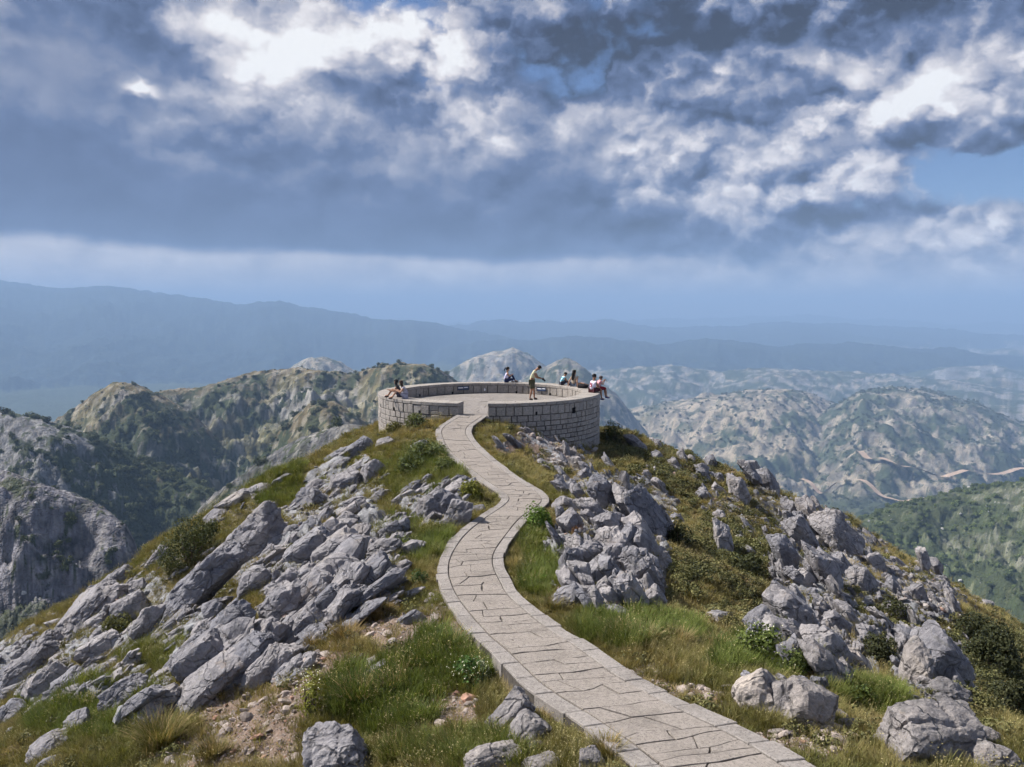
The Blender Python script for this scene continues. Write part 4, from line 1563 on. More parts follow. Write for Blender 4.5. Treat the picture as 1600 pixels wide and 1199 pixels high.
def seat_joints(lean=0.1, knee=(0.36, 0.42), ankle=(0.50, 0.09), spread=0.10, head=(0.12, 0.74), wr=(0.36, 0.46), el=(0.22, 0.34), knee2=None, ankle2=None, toe=0.16, toe_z=-0.03):
    J = dict(pelvis=(0, 0, 0.12), chest=(lean, 0, 0.43), neck=(lean + (head[0] - lean) * 0.55, 0, 0.58), head=(head[0], 0, head[1]), look=(1, 0, -0.35))
    k2, a2 = knee2 or knee, ankle2 or ankle
    for s, S, (kx, kz), (ax, az_) in ((1, 'l', knee, ankle), (-1, 'r', k2, a2)):
        J['hip_' + S] = (0.04, s * 0.09, 0.11)
        J['kn_' + S] = (kx, s * spread, kz)
        J['an_' + S] = (ax, s * spread, az_)
        J['toe_' + S] = (ax + toe, s * spread * 1.1, az_ + toe_z)
        J['sh_' + S] = (lean + 0.03, s * 0.165, 0.50)
        J['el_' + S] = (el[0], s * 0.20, el[1])
        J['wr_' + S] = (wr[0], s * 0.09, wr[1])
    return J


def on_wall(px, depth_guess, r=None):
    """point on the wall top in the direction of survey column px, on the front (nearer) or back of the ring"""
    r = r or (R_IN + R_OUT) / 2
    y = depth_guess
    for _ in range(6):
        x = (px - 800) / FPX * y
        dx = x - PLAT[0]
        dy = math.sqrt(max(0.01, r * r - dx * dx))
        y = PLAT[1] + (dy if depth_guess > PLAT[1] else -dy)
    return (x, y, WALL_TOP + 0.004)


def build_people():
    PI = math.pi
    # two women on the left wall, facing left
    f = Fig(on_wall(634, 39), PI + 0.12, 'woman in a grey lavender dress sitting with drawn-up knees on the left wall',
            seat_joints(0.10, (0.42, 0.40), (0.66, 0.08), 0.08, (0.24, 0.72), (0.50, 0.40), (0.28, 0.30)), 1.0, M_SKIN, True)
    f.shirt(cloth_mat('lavender_dress', (0.34, 0.33, 0.40)), 0.25, 'dress', 0.012)
    f.legs(cloth_mat('lavender_skirt', (0.34, 0.33, 0.40)), 0.62, 0, 'skirt', 0.018)
    f.hair(M_HAIR_B, 'curtain'); f.shoes(cloth_mat('sandal', (0.10, 0.08, 0.07)))
    f = Fig((on_wall(627, 39)[0] - 0.12, on_wall(627, 39)[1] + 0.42, WALL_TOP + 0.004), PI + 0.05, 'dark haired woman huddled behind the woman in the lavender dress',
            seat_joints(0.14, (0.40, 0.38), (0.60, 0.08), 0.08, (0.22, 0.72), (0.52, 0.34), (0.30, 0.28)), 0.98, M_SKIN_TAN, True)
    f.shirt(cloth_mat('dark_top', (0.05, 0.045, 0.05)), 0.2); f.legs(cloth_mat('dark_shorts', (0.06, 0.06, 0.08)), 0.6, 0, 'shorts')
    f.hair(M_HAIR, 'curtain'); f.shoes(cloth_mat('sandal_dark', (0.05, 0.04, 0.04)))
    # woman with ponytail on the back wall
    J = seat_joints(0.08, (0.36, 0.44), (0.55, 0.09), 0.10, (0.13, 0.74), (0.36, 0.44), (0.22, 0.36), (0.42, 0.20), (0.34, 0.08))
    f = Fig(on_wall(790, 47), 0.05, 'woman with a ponytail in a pale lilac top and navy jeans on the back wall', J, 1.0, M_SKIN, True)
    f.shirt(cloth_mat('lilac_top', (0.55, 0.54, 0.74)), 0.0); f.legs(cloth_mat('navy_jeans', (0.022, 0.030, 0.085)), 1.0, 0.92, 'jeans')
    f.hair(M_HAIR, 'tail'); f.shoes(cloth_mat('grey_shoe', (0.16, 0.15, 0.14)))
    # standing man
    J = dict(pelvis=(-0.05, 0, 0.96), chest=(0.06, 0, 1.36), neck=(0.20, 0, 1.545), head=(0.33, 0, 1.625), look=(0.75, 0, -0.8))
    for s, S in ((1, 'l'), (-1, 'r')):
        J['hip_' + S] = (-0.03, s * 0.10, 0.92); J['kn_' + S] = (0.02 + 0.05 * s, s * 0.12, 0.50); J['an_' + S] = (-0.02 + 0.10 * s, s * 0.13, 0.085); J['toe_' + S] = (0.13 + 0.10 * s, s * 0.16, 0.055)
        J['sh_' + S] = (0.10, s * 0.19, 1.43); J['el_' + S] = (0.22, s * 0.22, 1.16); J['wr_' + S] = (0.43, s * 0.09, 1.10)
        J['hand_' + S] = (0.8, -s * 0.4, 0.0)
    D = 43.2
    man = ((832 - 800) / FPX * D, D, 0.02)
    f = Fig(man, -0.12, 'standing man in a pale yellow shirt and olive shorts bent over his camera', J, 1.04, M_SKIN_TAN)
    f.shirt(cloth_mat('yellow_shirt', (0.62, 0.60, 0.40)), 0.45); f.legs(cloth_mat('olive_shorts', (0.085, 0.085, 0.055)), 0.90, 0, 'shorts', 0.012)
    f.hair(M_HAIR, 'short'); f.shoes(cloth_mat('black_shoe', (0.018, 0.017, 0.017)))
    # his camera
    c = bpy.data.objects.new('photo_camera', None)
    COL.objects.link(c)
    c.location = (man[0] + 0.55, man[1] - 0.05, 1.13)
    c.rotation_euler = (0, 0.7, -0.12)
    tag(c, 'black photo camera held by the standing man', 'camera')
    mb = cloth_mat('camera_black', (0.012, 0.012, 0.016), 0.4)
    def cbox(nm, a, b_, mat):
        bm = bmesh.new()
        bmesh.ops.create_cube(bm, size=1.0)
        for v in bm.verts:
            v.co = Vector([(a[i] + b_[i]) / 2 + v.co[i] * (b_[i] - a[i]) for i in range(3)])
        bmesh.ops.bevel(bm, geom=bm.edges[:], offset=0.008, segments=2, affect='EDGES')
        me = bpy.data.meshes.new(nm); bm.to_mesh(me); bm.free()
        add(nm, me, mat, c)
    cbox('camera_body', (-0.035, -0.07, -0.05), (0.035, 0.07, 0.05), mb)
    cbox('viewfinder', (-0.03, -0.025, 0.05), (0.03, 0.025, 0.075), mb)
    bm = bmesh.new()
    bmesh.ops.create_cone(bm, cap_ends=True, segments=20, radius1=0.042, radius2=0.047, depth=0.14, matrix=Matrix.Translation((0.10, 0, 0)) @ Matrix.Rotation(PI / 2, 4, 'Y'))
    me = bpy.data.meshes.new('lens'); bm.to_mesh(me); bm.free()
    add('lens', me, mb, c)
    # boy in turquoise stripes
    f = Fig(on_wall(877, 46), 0.25, 'boy in a turquoise striped shirt sitting hunched on the right back wall',
            seat_joints(0.16, (0.40, 0.24), (0.52, 0.07), 0.12, (0.30, 0.68), (0.42, 0.20), (0.30, 0.30)), 0.86, M_SKIN_TAN)
    ms, nt, b = material('turquoise_stripes', 0.85, 0.15)
    sp = nt.nodes.new('ShaderNodeSeparateXYZ'); nt.links.new(objvec(nt), sp.inputs[0])
    z = X(nt, sp.outputs[2])
    st = (z * 7.0)._m('FRACT').step(0.45, 0.55)
    nt.links.new(mixc(nt, st, (0.06, 0.36, 0.50), (0.55, 0.68, 0.74)), b.inputs['Base Color'])
    f.shirt(ms, 0.4); f.legs(cloth_mat('dark_shorts_b', (0.03, 0.03, 0.045)), 1.0, 0.25, 'shorts', 0.01)
    f.hair(M_HAIR, 'short'); f.shoes(cloth_mat('dark_shoe_b', (0.03, 0.03, 0.035)))
    # woman with long hair, back to the path
    J = seat_joints(0.02, (0.40, 0.30), (0.52, 0.06), 0.10, (0.04, 0.76), (-0.08, 0.06), (-0.06, 0.27))
    J['wr_l'] = (-0.10, 0.30, 0.06); J['wr_r'] = (-0.10, -0.30, 0.06); J['el_l'] = (-0.08, 0.26, 0.28); J['el_r'] = (-0.08, -0.26, 0.28)
    J['look'] = (1, -0.2, 0.0)
    J['kn_r'] = (0.30, -0.32, 0.16); J['an_r'] = (0.30, -0.62, 0.12); J['toe_r'] = (0.34, -0.76, 0.09)
    f = Fig(on_wall(897, 45), 0.95, 'woman with long black hair and a beige top seen from behind on the right wall', J, 1.0, M_SKIN, True)
    f.shirt(cloth_mat('beige_top', (0.40, 0.33, 0.25)), 0.35); f.legs(cloth_mat('grey_blue_shorts', (0.10, 0.12, 0.16)), 0.45, 0, 'shorts', 0.01)
    f.hair(M_HAIR, 'long'); f.shoes(cloth_mat('tan_shoe', (0.20, 0.15, 0.11)))
    # man in the jersey
    J = seat_joints(0.06, (0.44, 0.14), (0.50, -0.30), 0.12, (0.13, 0.76), (0.36, 0.22), (0.22, 0.26), toe=0.15, toe_z=-0.05)
    sx, sy, sz = on_wall(926, 41.5, R_OUT - 0.38)
    f = Fig((sx, sy, sz), 0.62, 'man in a white jersey with a red number 5 sitting on the right rim', J, 1.04, M_SKIN_TAN)
    mj = cloth_mat('white_jersey', (0.66, 0.62, 0.74))
    f.shirt(mj, 0.12, 'jersey', 0.014); f.legs(cloth_mat('black_red_shorts', (0.05, 0.012, 0.016)), 0.9, 0, 'shorts', 0.016)
    f.hair(M_HAIR, 'short'); f.shoes(cloth_mat('navy_shoe', (0.03, 0.035, 0.11)))
    jersey = f.root
    # the number on his back, sewn on just off the cloth
    seg = {'top': ((-0.06, 0.10), (0.06, 0.075)), 'left': ((-0.06, 0.10), (-0.034, -0.005)), 'mid': ((-0.06, 0.018), (0.045, -0.008)), 'right': ((0.034, 0.006), (0.06, -0.085)), 'bot': ((-0.06, -0.075), (0.05, -0.10))}
    V, F = [], []
    for k, ((y0, z0), (y1, z1)) in enumerate(seg.values()):
        x = -0.160 - 0.0012 * k
        V += [(x, -y0, z0), (x, -y1, z0), (x, -y1, z1), (x, -y0, z1)]
        V += [(x + 0.03, -y0, z0), (x + 0.03, -y1, z0), (x + 0.03, -y1, z1), (x + 0.03, -y0, z1)]
        q = 8 * k
        F += [(q, q + 1, q + 2, q + 3), (q, q + 4, q + 5, q + 1), (q + 1, q + 5, q + 6, q + 2), (q + 2, q + 6, q + 7, q + 3), (q + 3, q + 7, q + 4, q)]
    o = add('number_five', py_mesh('number_five', V, F), cloth_mat('red_number', (0.42, 0.015, 0.03)), jersey, (0.055, 0, 0.36))
    o.rotation_euler = (0, 0.16, 0)
    # companion with phone
    J = seat_joints(0.12, (0.44, 0.13), (0.50, -0.32), 0.10, (0.20, 0.66), (0.38, 0.52), (0.26, 0.34), toe=0.16, toe_z=-0.05)
    px_, py_, pz_ = on_wall(931, 41.9, R_OUT - 0.24)
    f = Fig((px_ + 0.12, py_ + 0.30, pz_), 0.20, 'person in a pink top and red shorts leaning over a phone beside the jersey man', J, 0.95, M_SKIN, True)
    f.shirt(cloth_mat('pink_top', (0.62, 0.30, 0.33)), 0.5); f.legs(cloth_mat('red_shorts', (0.22, 0.018, 0.03)), 0.95, 0.15, 'shorts', 0.012)
    f.hair(cloth_mat('grey_brown_hair', (0.07, 0.055, 0.05), 0.6), 'short'); f.shoes(cloth_mat('blue_shoe', (0.05, 0.06, 0.20)))
    ph = bpy.data.objects.new('phone', None)
    COL.objects.link(ph)
    ph.location = (px_ + 0.12 + 0.47, py_ + 0.30 + 0.08, pz_ + 0.52)
    ph.rotation_euler = (0, -0.5, 0.2)
    tag(ph, 'dark phone held by the person in the pink top', 'phone')
    c = ph
    for nm, a, b_, mat in (('case', (-0.006, -0.04, -0.08), (0.006, 0.04, 0.08), mb), ('screen', (-0.0075, -0.036, -0.074), (-0.0062, 0.036, 0.074), M_PLQ)):
        V = [(x, y, z) for x in (a[0], b_[0]) for y in (a[1], b_[1]) for z in (a[2], b_[2])]
        add(nm, py_mesh(nm, V, [(0, 1, 3, 2), (4, 6, 7, 5), (0, 4, 5, 1), (2, 3, 7, 6), (1, 5, 7, 3), (0, 2, 6, 4)]), mat, ph)
    # black bag on the wall
    bg = bpy.data.objects.new('bag', None)
    COL.objects.link(bg)
    bg.location = on_wall(911, 44)
    bg.rotation_euler = (0, 0, -0.75)
    tag(bg, 'black bag lying on the wall between the long haired woman and the jersey man', 'bag')
    V, F = ico(3)
    P = np.sign(V) * np.abs(V) ** 0.6 * np.array([0.30, 0.19, 0.11])
    P[:, 2] = np.maximum(P[:, 2] + 0.09 + 0.012 * noise3(V * 3), 0.0)
    mbag = cloth_mat('bag_black', (0.012, 0.011, 0.013))
    add('bag_body', quad_mesh('bag_body', P, F, True), mbag, bg)
    cv, cf = [], []
    for k in range(13):
        t = PI * k / 12
        for (dy, dz) in ((-0.02, 0), (0.02, 0), (0.02, 0.012), (-0.02, 0.012)):
            cv.append((-0.16 * math.cos(t), dy, 0.17 + 0.06 * math.sin(t) + dz))
    for k in range(12):
        for q in range(4):
            cf.append((4 * k + q, 4 * k + (q + 1) % 4, 4 * k + 4 + (q + 1) % 4, 4 * k + 4 + q))
    add('handle', py_mesh('handle', cv, cf), mbag, bg)
    flush_people()


build_people()

# ------------------------------------------------------------------ the country beyond: valleys, hills and far ranges
# each ridge: depth of its crest, front and back slope, and the crest as read off the survey picture
RIDGES = {
    'range_far_left': (8200, 0.20, 0.30, [(-700, 442), (-300, 438), (0, 437), (60, 447), (100, 450), (150, 446), (200, 451), (310, 465), (370, 475), (440, 470), (470, 477), (560, 492), (585, 500), (650, 500), (720, 513), (780, 524), (860, 540), (950, 560)]),
    'range_far_right': (11500, 0.10, 0.3, [(560, 530), (640, 515), (740, 506), (790, 500), (850, 505), (900, 503), (950, 500), (1000, 506), (1060, 510), (1130, 512), (1200, 505), (1280, 503), (1350, 508), (1450, 514), (1600, 524), (1900, 530), (2300, 535)]),
    'range_last': (19000, 0.10, 0.3, [(500, 510), (900, 503), (1100, 497), (1180, 494), (1260, 492), (1350, 499), (1500, 506), (1700, 508), (2300, 510)]),
    'blue_hills': (7000, 0.12, 0.2, [(620, 560), (700, 540), (800, 532), (880, 526), (960, 530), (1040, 536), (1120, 532), (1220, 540), (1330, 536), (1450, 546), (1600, 556), (2000, 570), (2300, 570)]),
    'hummocks': (4600, 0.16, 0.2, [(850, 610), (900, 592), (960, 578), (1050, 571), (1120, 580), (1200, 577), (1300, 582), (1400, 586), (1500, 598), (1600, 612), (1900, 640), (2300, 650)]),
    'pale_hill': (2950, 0.13, 0.2, [(880, 700), (950, 655), (1020, 636), (1087, 625), (1150, 615), (1235, 609), (1270, 618), (1330, 642), (1400, 655), (1500, 690), (1600, 730)]),
    'scrub_hill': (2700, 0.14, 0.2, [(1230, 690), (1300, 640), (1350, 612), (1400, 606), (1450, 612), (1525, 631), (1600, 662), (1750, 690), (2300, 720)]),
    'green_hill': (760, 0.30, 0.45, [(1180, 960), (1260, 880), (1340, 822), (1400, 798), (1450, 783), (1500, 771), (1560, 760), (1600, 755), (1750, 742), (2300, 730)]),
    'pale_peak': (3100, 0.55, 0.5, [(640, 640), (700, 582), (740, 558), (770, 549), (800, 544), (830, 557), (870, 585), (930, 640), (980, 690)]),
    'grey_peak': (2450, 0.55, 0.5, [(740, 660), (800, 606), (840, 582), (870, 566), (885, 562), (905, 570), (940, 600), (965, 618), (1000, 660), (1050, 730)]),
    'back_knob': (2400, 0.5, 0.5, [(400, 620), (455, 575), (480, 562), (505, 558), (530, 565), (552, 580), (620, 620)]),
    'left_ridge': (930, 0.42, 0.5, [(40, 760), (90, 690), (150, 640), (220, 618), (260, 610), (300, 607), (340, 598), (380, 586), (420, 578), (460, 575), (500, 580), (550, 585), (575, 578), (600, 571), (660, 570), (690, 578), (715, 597), (760, 640), (830, 720)]),
    'left_hump': (820, 0.45, 0.5, [(20, 720), (60, 680), (90, 656), (110, 640), (150, 611), (180, 598), (215, 603), (250, 618), (300, 650), (340, 690)]),
    'spur': (640, 0.45, 0.6, [(360, 770), (400, 720), (440, 668), (480, 632), (520, 628), (550, 648), (580, 668), (620, 710), (670, 770)]),
    'stony_knob': (330, 0.50, 0.6, [(300, 800), (350, 757), (400, 722), (450, 695), (500, 674), (540, 662), (575, 670), (620, 700), (680, 760)]),
    'forest_slope': (560, 0.50, 0.6, [(-700, 600), (-200, 630), (0, 643), (50, 655), (100, 668), (150, 687), (200, 715), (260, 739), (310, 761), (345, 787), (400, 830), (460, 890)]),
    'left_cliff': (235, 1.0, 0.7, [(-700, 680), (-200, 715), (0, 736), (50, 757), (100, 775), (150, 795), (185, 822), (203, 860), (212, 920), (225, 1010), (260, 1100)]),
}
_rn = list(RIDGES)


def far_h(px, Y, detail=True):
    px, Y = np.asarray(px, float), np.asarray(Y, float)
    """height of the country at picture column px and depth Y; also which ridge it belongs to and how far below its crest"""
    x = (px - 800) / FPX * Y
    # valley floors
    left = 1 - sstep(500, 900, px)
    base_l = np.interp(np.log(Y), np.log([50, 150, 300, 600, 1000, 1600, 3000, 6000, 40000]), [-70, -95, -125, -185, -280, -380, -430, -440, -440])
    base_r = np.interp(np.log(Y), np.log([50, 150, 400, 800, 1400, 1800, 2300, 3000, 5000, 40000]), [-60, -90, -210, -330, -430, -478, -470, -440, -430, -440])
    z = base_l * left + base_r * (1 - left)
    hum = fbm2(x / 900.0, Y / 900.0, 5, 0.5)
    z = z + sstep(1200, 3500, Y) * 75 * hum * (1 - 0.6 * sstep(9000, 15000, Y)) * (1 - 0.75 * left)
    rid = np.full(np.shape(z), -1)
    below = np.zeros(np.shape(z))
    for i, nm in enumerate(_rn):
        D0, sf, sb, pts = RIDGES[nm]
        pts = np.array(pts, float)
        wob = 1 + 0.07 * noise2(px / 230.0 + i * 7.7, px * 0 + i) if D0 > 300 else 1 + 0.03 * noise2(px / 150.0 + i, px * 0)
        D = D0 * wob
        xs = np.arange(-800, 2400, 4.0)
        ys = np.interp(xs, pts[:, 0], pts[:, 1])
        ys = np.where(xs < pts[0, 0], ys + (pts[0, 0] - xs) * (1.2 if pts[0, 0] > -600 else 0), ys)
        ys = np.where(xs > pts[-1, 0], ys + (xs - pts[-1, 0]) * (1.2 if pts[-1, 0] < 2200 else 0), ys)
        py = np.interp(px, xs, ys)
        _kx, kz = ray(px, py)
        crest = CAM_Z + kz * D
        dY = Y - D
        rr = D0 * 0.035
        fall = np.where(dY < 0, sf, sb) * (np.sqrt(dY * dY + rr * rr) - rr)
        zz = crest - fall
        m = (zz + D0 * 0.05) > z
        if not np.any(m):
            continue
        wl = D0 * 0.11
        xm, Ym, zm, dm = x[m], Y[m], zz[m], dY[m]
        off = np.clip(np.abs(dm) / (D0 * 0.10), 0, 1)
        soft_hill = nm in ('pale_hill', 'scrub_hill', 'green_hill')
        if nm == 'left_cliff':
            # broken, buttressed face
            zm = zm + off * (9.0 * (ridged2(xm / 26.0 + zm / 60.0, Ym / 34.0 + zm / 21.0, 5, 0.55) - 0.55) + 3.0 * fbm2(xm / 5.0, zm / 6.0, 3))
        else:
            wx, wy = xm + wl * 0.25 * noise2(xm / wl, Ym / wl + i), Ym + wl * 0.25 * noise2(xm / wl + 9, Ym / wl + i)
            far = D0 > 4000
            g = ridged2(wx / wl + i * 3.1, wy / wl * 0.8, 3 if far else 6, 0.45 if far else 0.52) - 0.55
            zm = zm + off * D0 * (0.014 if far else 0.016 if soft_hill else 0.034) * g * (1 if sf > 0.15 else 0.5)
            if not far:
                zm = zm + off * D0 * (0.008 if soft_hill else 0.012) * fbm2(xm / (wl * 0.42) + 3, Ym / (wl * 0.42), 3)
            if D0 < 1200:
                zm = zm + off * D0 * 0.005 * fbm2(xm / (wl * 0.10), Ym / (wl * 0.10), 3)
        ew = 0.22 + 0.78 * off
        if D0 < 4000:
            zm = zm + ew * D0 * ((0.0032 if soft_hill else 0.008) * (ridged2(xm / (D0 * 0.055) + 3, Ym / (D0 * 0.075) + i, 4, 0.55) - 0.55) + 0.0045 * fbm2(xm / (D0 * 0.016), Ym / (D0 * 0.024), 3, 0.6))
        else:
            zm = zm + D0 * 0.0015 * fbm2(xm / (D0 * 0.012), Ym / (D0 * 0.05), 4, 0.6) + D0 * (0.0035 if D0 > 6000 and nm != 'range_far_left' else 0.001) * fbm2(xm / (D0 * 0.07), Ym / (D0 * 0.2) + i, 3, 0.5)
        zz = zz.copy()
        zz[m] = zm
        w = zz > z
        z = np.where(w, zz, z)
        rid = np.where(w, i, rid)
        below = np.where(w, (crest - zz) / D0, below)
    if detail:
        z = z + np.minimum(Y, 1500) * 0.0012 * fbm2(x / (Y * 0.010 + 2), Y * 0 + np.log(Y) * 90, 2)
    return z, rid, below


def far_colours(px, Y, z, rid, below, slope):
    x = (px - 800) / FPX * Y
    n = len(px)
    rock = np.array((0.27, 0.26, 0.245))
    dry = np.array((0.195, 0.168, 0.115))
    olive = np.array((0.125, 0.118, 0.062))
    scrub = np.array((0.042, 0.056, 0.030))
    grey = np.array((0.19, 0.19, 0.20))
    n1 = fbm2(x / 60.0, Y / 60.0, 5)
    n2_ = fbm2(x / 420.0 + 9, Y / 420.0, 5)
    n3 = fbm2(x / 18.0 + 4, Y / 18.0, 3)
    n4 = fbm2(x / 130.0 + 40, Y / 130.0, 5)
    def mixv(a, b, t): return a + (b - a) * np.clip(t, 0, 1)[:, None]
    C = np.tile(olive, (n, 1))
    veg = np.zeros(n)
    # open karst country
    C = mixv(np.tile(rock * 0.95, (n, 1)), dry, sstep(-0.2, 0.35, n4))
    veg = sstep(-0.10, 0.18, n2_ * 0.6 + n4 * 0.5 + n1 * 0.25 - 0.05 * (below > 0.02))
    plain = (rid < 0) & (px < 800) & (Y > 1500)
    veg = np.where(plain, 0.9, veg)
    def put(nm, col, t, vg):
        nonlocal C, veg
        k = (rid == _rn.index(nm))
        C = np.where(k[:, None], mixv(C, col, np.where(k, t, 0)), C)
        veg = np.where(k, vg, veg)
    forest = sstep(-0.25, 0.15, n4 + 0.4 * n2_)
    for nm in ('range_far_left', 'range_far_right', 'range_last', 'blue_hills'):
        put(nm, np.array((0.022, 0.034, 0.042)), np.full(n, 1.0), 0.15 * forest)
    put('hummocks', rock, sstep(0, 0.4, n1), sstep(-0.15, 0.15, n4 + n1 * 0.4))
    put('pale_hill', np.array((0.30, 0.255, 0.19)), np.full(n, 0.75), sstep(0.02, 0.22, n4 + 0.6 * n1 + 0.9 * (below - 0.03) * 6))
    put('scrub_hill', np.array((0.26, 0.225, 0.17)), np.full(n, 0.6), sstep(-0.12, 0.14, n4 + 0.5 * n1))
    put('green_hill', np.array((0.095, 0.108, 0.050)), np.full(n, 0.85), sstep(-0.55, 0.0, n4 + 0.6 * n1))
    put('pale_peak', np.array((0.29, 0.28, 0.265)), np.full(n, 0.8), 0.45 * sstep(0.0, 0.3, n4 + n1 * 0.4))
    put('grey_peak', np.array((0.20, 0.185, 0.165)), np.full(n, 0.8), 0.5 * sstep(0.0, 0.3, n4 + n1 * 0.4))
    put('back_knob', np.array((0.30, 0.285, 0.26)), np.full(n, 0.8), 0.3 * sstep(0.0, 0.3, n4))
    gully = ((px - 330) / 110) ** 2 + 0
    for nm in ('left_ridge', 'left_hump', 'spur'):
        k = (rid == _rn.index(nm))
        top = 1 - sstep(0.0, 0.02, below)
        base = mixv(np.tile(olive * 1.15, (n, 1)), dry, sstep(-0.25, 0.3, n4))
        base = mixv(base, rock, sstep(0.02, 0.30, n1 * 0.8 + n3 * 0.4 + 0.25 * (slope - 0.5)))
        base = mixv(base, np.array((0.17, 0.12, 0.065)), top * 0.45)
        C = np.where(k[:, None], base, C)
        veg = np.where(k, sstep(-0.02, 0.15, n4 * 0.8 + n1 * 0.25 + 0.45 * np.exp(-((px - 310) / 90) ** 2) * sstep(0.02, 0.06, below) + 0.5 * np.exp(-((px - 500) / 70) ** 2) * sstep(0.05, 0.09, below) - 0.04), veg)
    k = (rid == _rn.index('stony_knob'))
    C = np.where(k[:, None], mixv(mixv(np.tile(grey * 0.62, (n, 1)), olive * 0.8, sstep(-0.1, 0.25, n1)), rock * 0.7, sstep(0.1, 0.3, n3)), C)
    veg = np.where(k, 0.5 * sstep(0.15, 0.3, n4 + n1 * 0.5), veg)
    k = (rid == _rn.index('forest_slope'))
    C = np.where(k[:, None], mixv(np.tile(grey, (n, 1)), np.array((0.20, 0.16, 0.12)), sstep(-0.1, 0.3, n4)), C)
    band = np.exp(-((px - 250) / 130) ** 2) * 0.5
    veg = np.where(k, sstep(-0.05, 0.12, n4 * 0.7 + n1 * 0.2 + band - 0.06 + 2.5 * np.clip(below - 0.03, 0, 0.3)), veg)
    k = (rid == _rn.index('left_cliff'))
    n5 = fbm2(x / 9.0, z / 14.0 + Y / 30.0, 4)
    C = np.where(k[:, None], mixv(np.tile(np.array((0.20, 0.193, 0.215)), (n, 1)), np.array((0.09, 0.088, 0.10)), sstep(0.0, 0.35, n5)), C)
    veg = np.where(k, sstep(-0.02, 0.16, n4 * 0.3 + n1 * 0.5 + 0.3 * n5 + 0.3 * sstep(0.1, 0.30, below)), veg)
    # patches of scrub, bare rock and turf at the scale one sees them at that distance
    D0s = np.array([RIDGES[nm][0] for nm in _rn] + [0.0])
    Dv = np.where(rid >= 0, D0s[rid], np.maximum(Y, 300.0))
    nA = fbm2(x / (Dv * 0.020) + 3, Y / (Dv * 0.032), 5, 0.6)
    nB = fbm2(x / (Dv * 0.0075) + 7, Y / (Dv * 0.012), 4, 0.6)
    nC = fbm2(x / (Dv * 0.011) + 31, Y / (Dv * 0.018) + 5, 4, 0.6)
    bias = {'pale_hill': -0.24, 'scrub_hill': 0.06, 'hummocks': 0.05, 'pale_peak': -0.32, 'grey_peak': -0.12, 'back_knob': -0.3, 'left_ridge': -0.10, 'left_hump': -0.12,
            'spur': -0.12, 'stony_knob': -0.10, 'forest_slope': 0.10, 'left_cliff': -0.02, 'green_hill': 0.15}
    bv = np.array([bias.get(nm, 0.0) for nm in _rn] + [0.05])[rid]
    near = (Y < 5200) & ~plain & ~np.isin(rid, [_rn.index(q_) for q_ in ('range_far_left', 'range_far_right', 'range_last', 'blue_hills')])
    C = C * (0.70 + 0.62 * sstep(-0.35, 0.35, nC))[:, None]
    bare = near * np.where(Y > 1400, 0.75, 0.45) * sstep(0.12, 0.30, nC + 0.5 * nB - 0.1 * (bv > 0.1))
    warm = sstep(1400, 2200, Y)[:, None]
    C = C + (np.array((0.33, 0.285, 0.225))[None] * (1 - warm) + np.array((0.38, 0.315, 0.235))[None] * warm - C) * bare[:, None] * np.where(Y > 1400, 1.0, 0.0)[:, None] + (np.array((0.30, 0.285, 0.265))[None] - C) * (bare * (Y <= 1400))[:, None]
    v2 = sstep(-0.02, 0.13, 0.30 * n2_ + 0.22 * n4 + 0.60 * nA + 0.45 * nB + bv + 0.25 * (veg - 0.5))
    veg = np.where(near, np.clip(0.35 * veg + 0.75 * v2, 0, 1), veg)
    # scrub and woodland
    floor_ = (rid < 0) & (px > 900) & (Y > 1200) & (Y < 2500)
    veg = np.where(floor_, np.maximum(veg, 0.85), veg)
    tone = ((0.75 + 0.5 * sstep(-0.3, 0.3, n3)) * (1 + 0.7 * sstep(1400, 2400, Y)))[:, None]
    _vx, _vy = to_px(x, Y, z)
    strip = np.exp(-((_vx - 1320) / 110) ** 4 - ((_vy - 789) / 14) ** 2) * (Y > 1200) * (Y < 3000)
    veg = np.maximum(veg, 0.97 * strip)
    gh = (rid == _rn.index('green_hill'))[:, None]
    sc_ = np.where(gh, np.array((0.075, 0.098, 0.042))[None], scrub[None])
    C = C * (1 - veg[:, None]) + sc_ * tone * veg[:, None]
    return C, veg


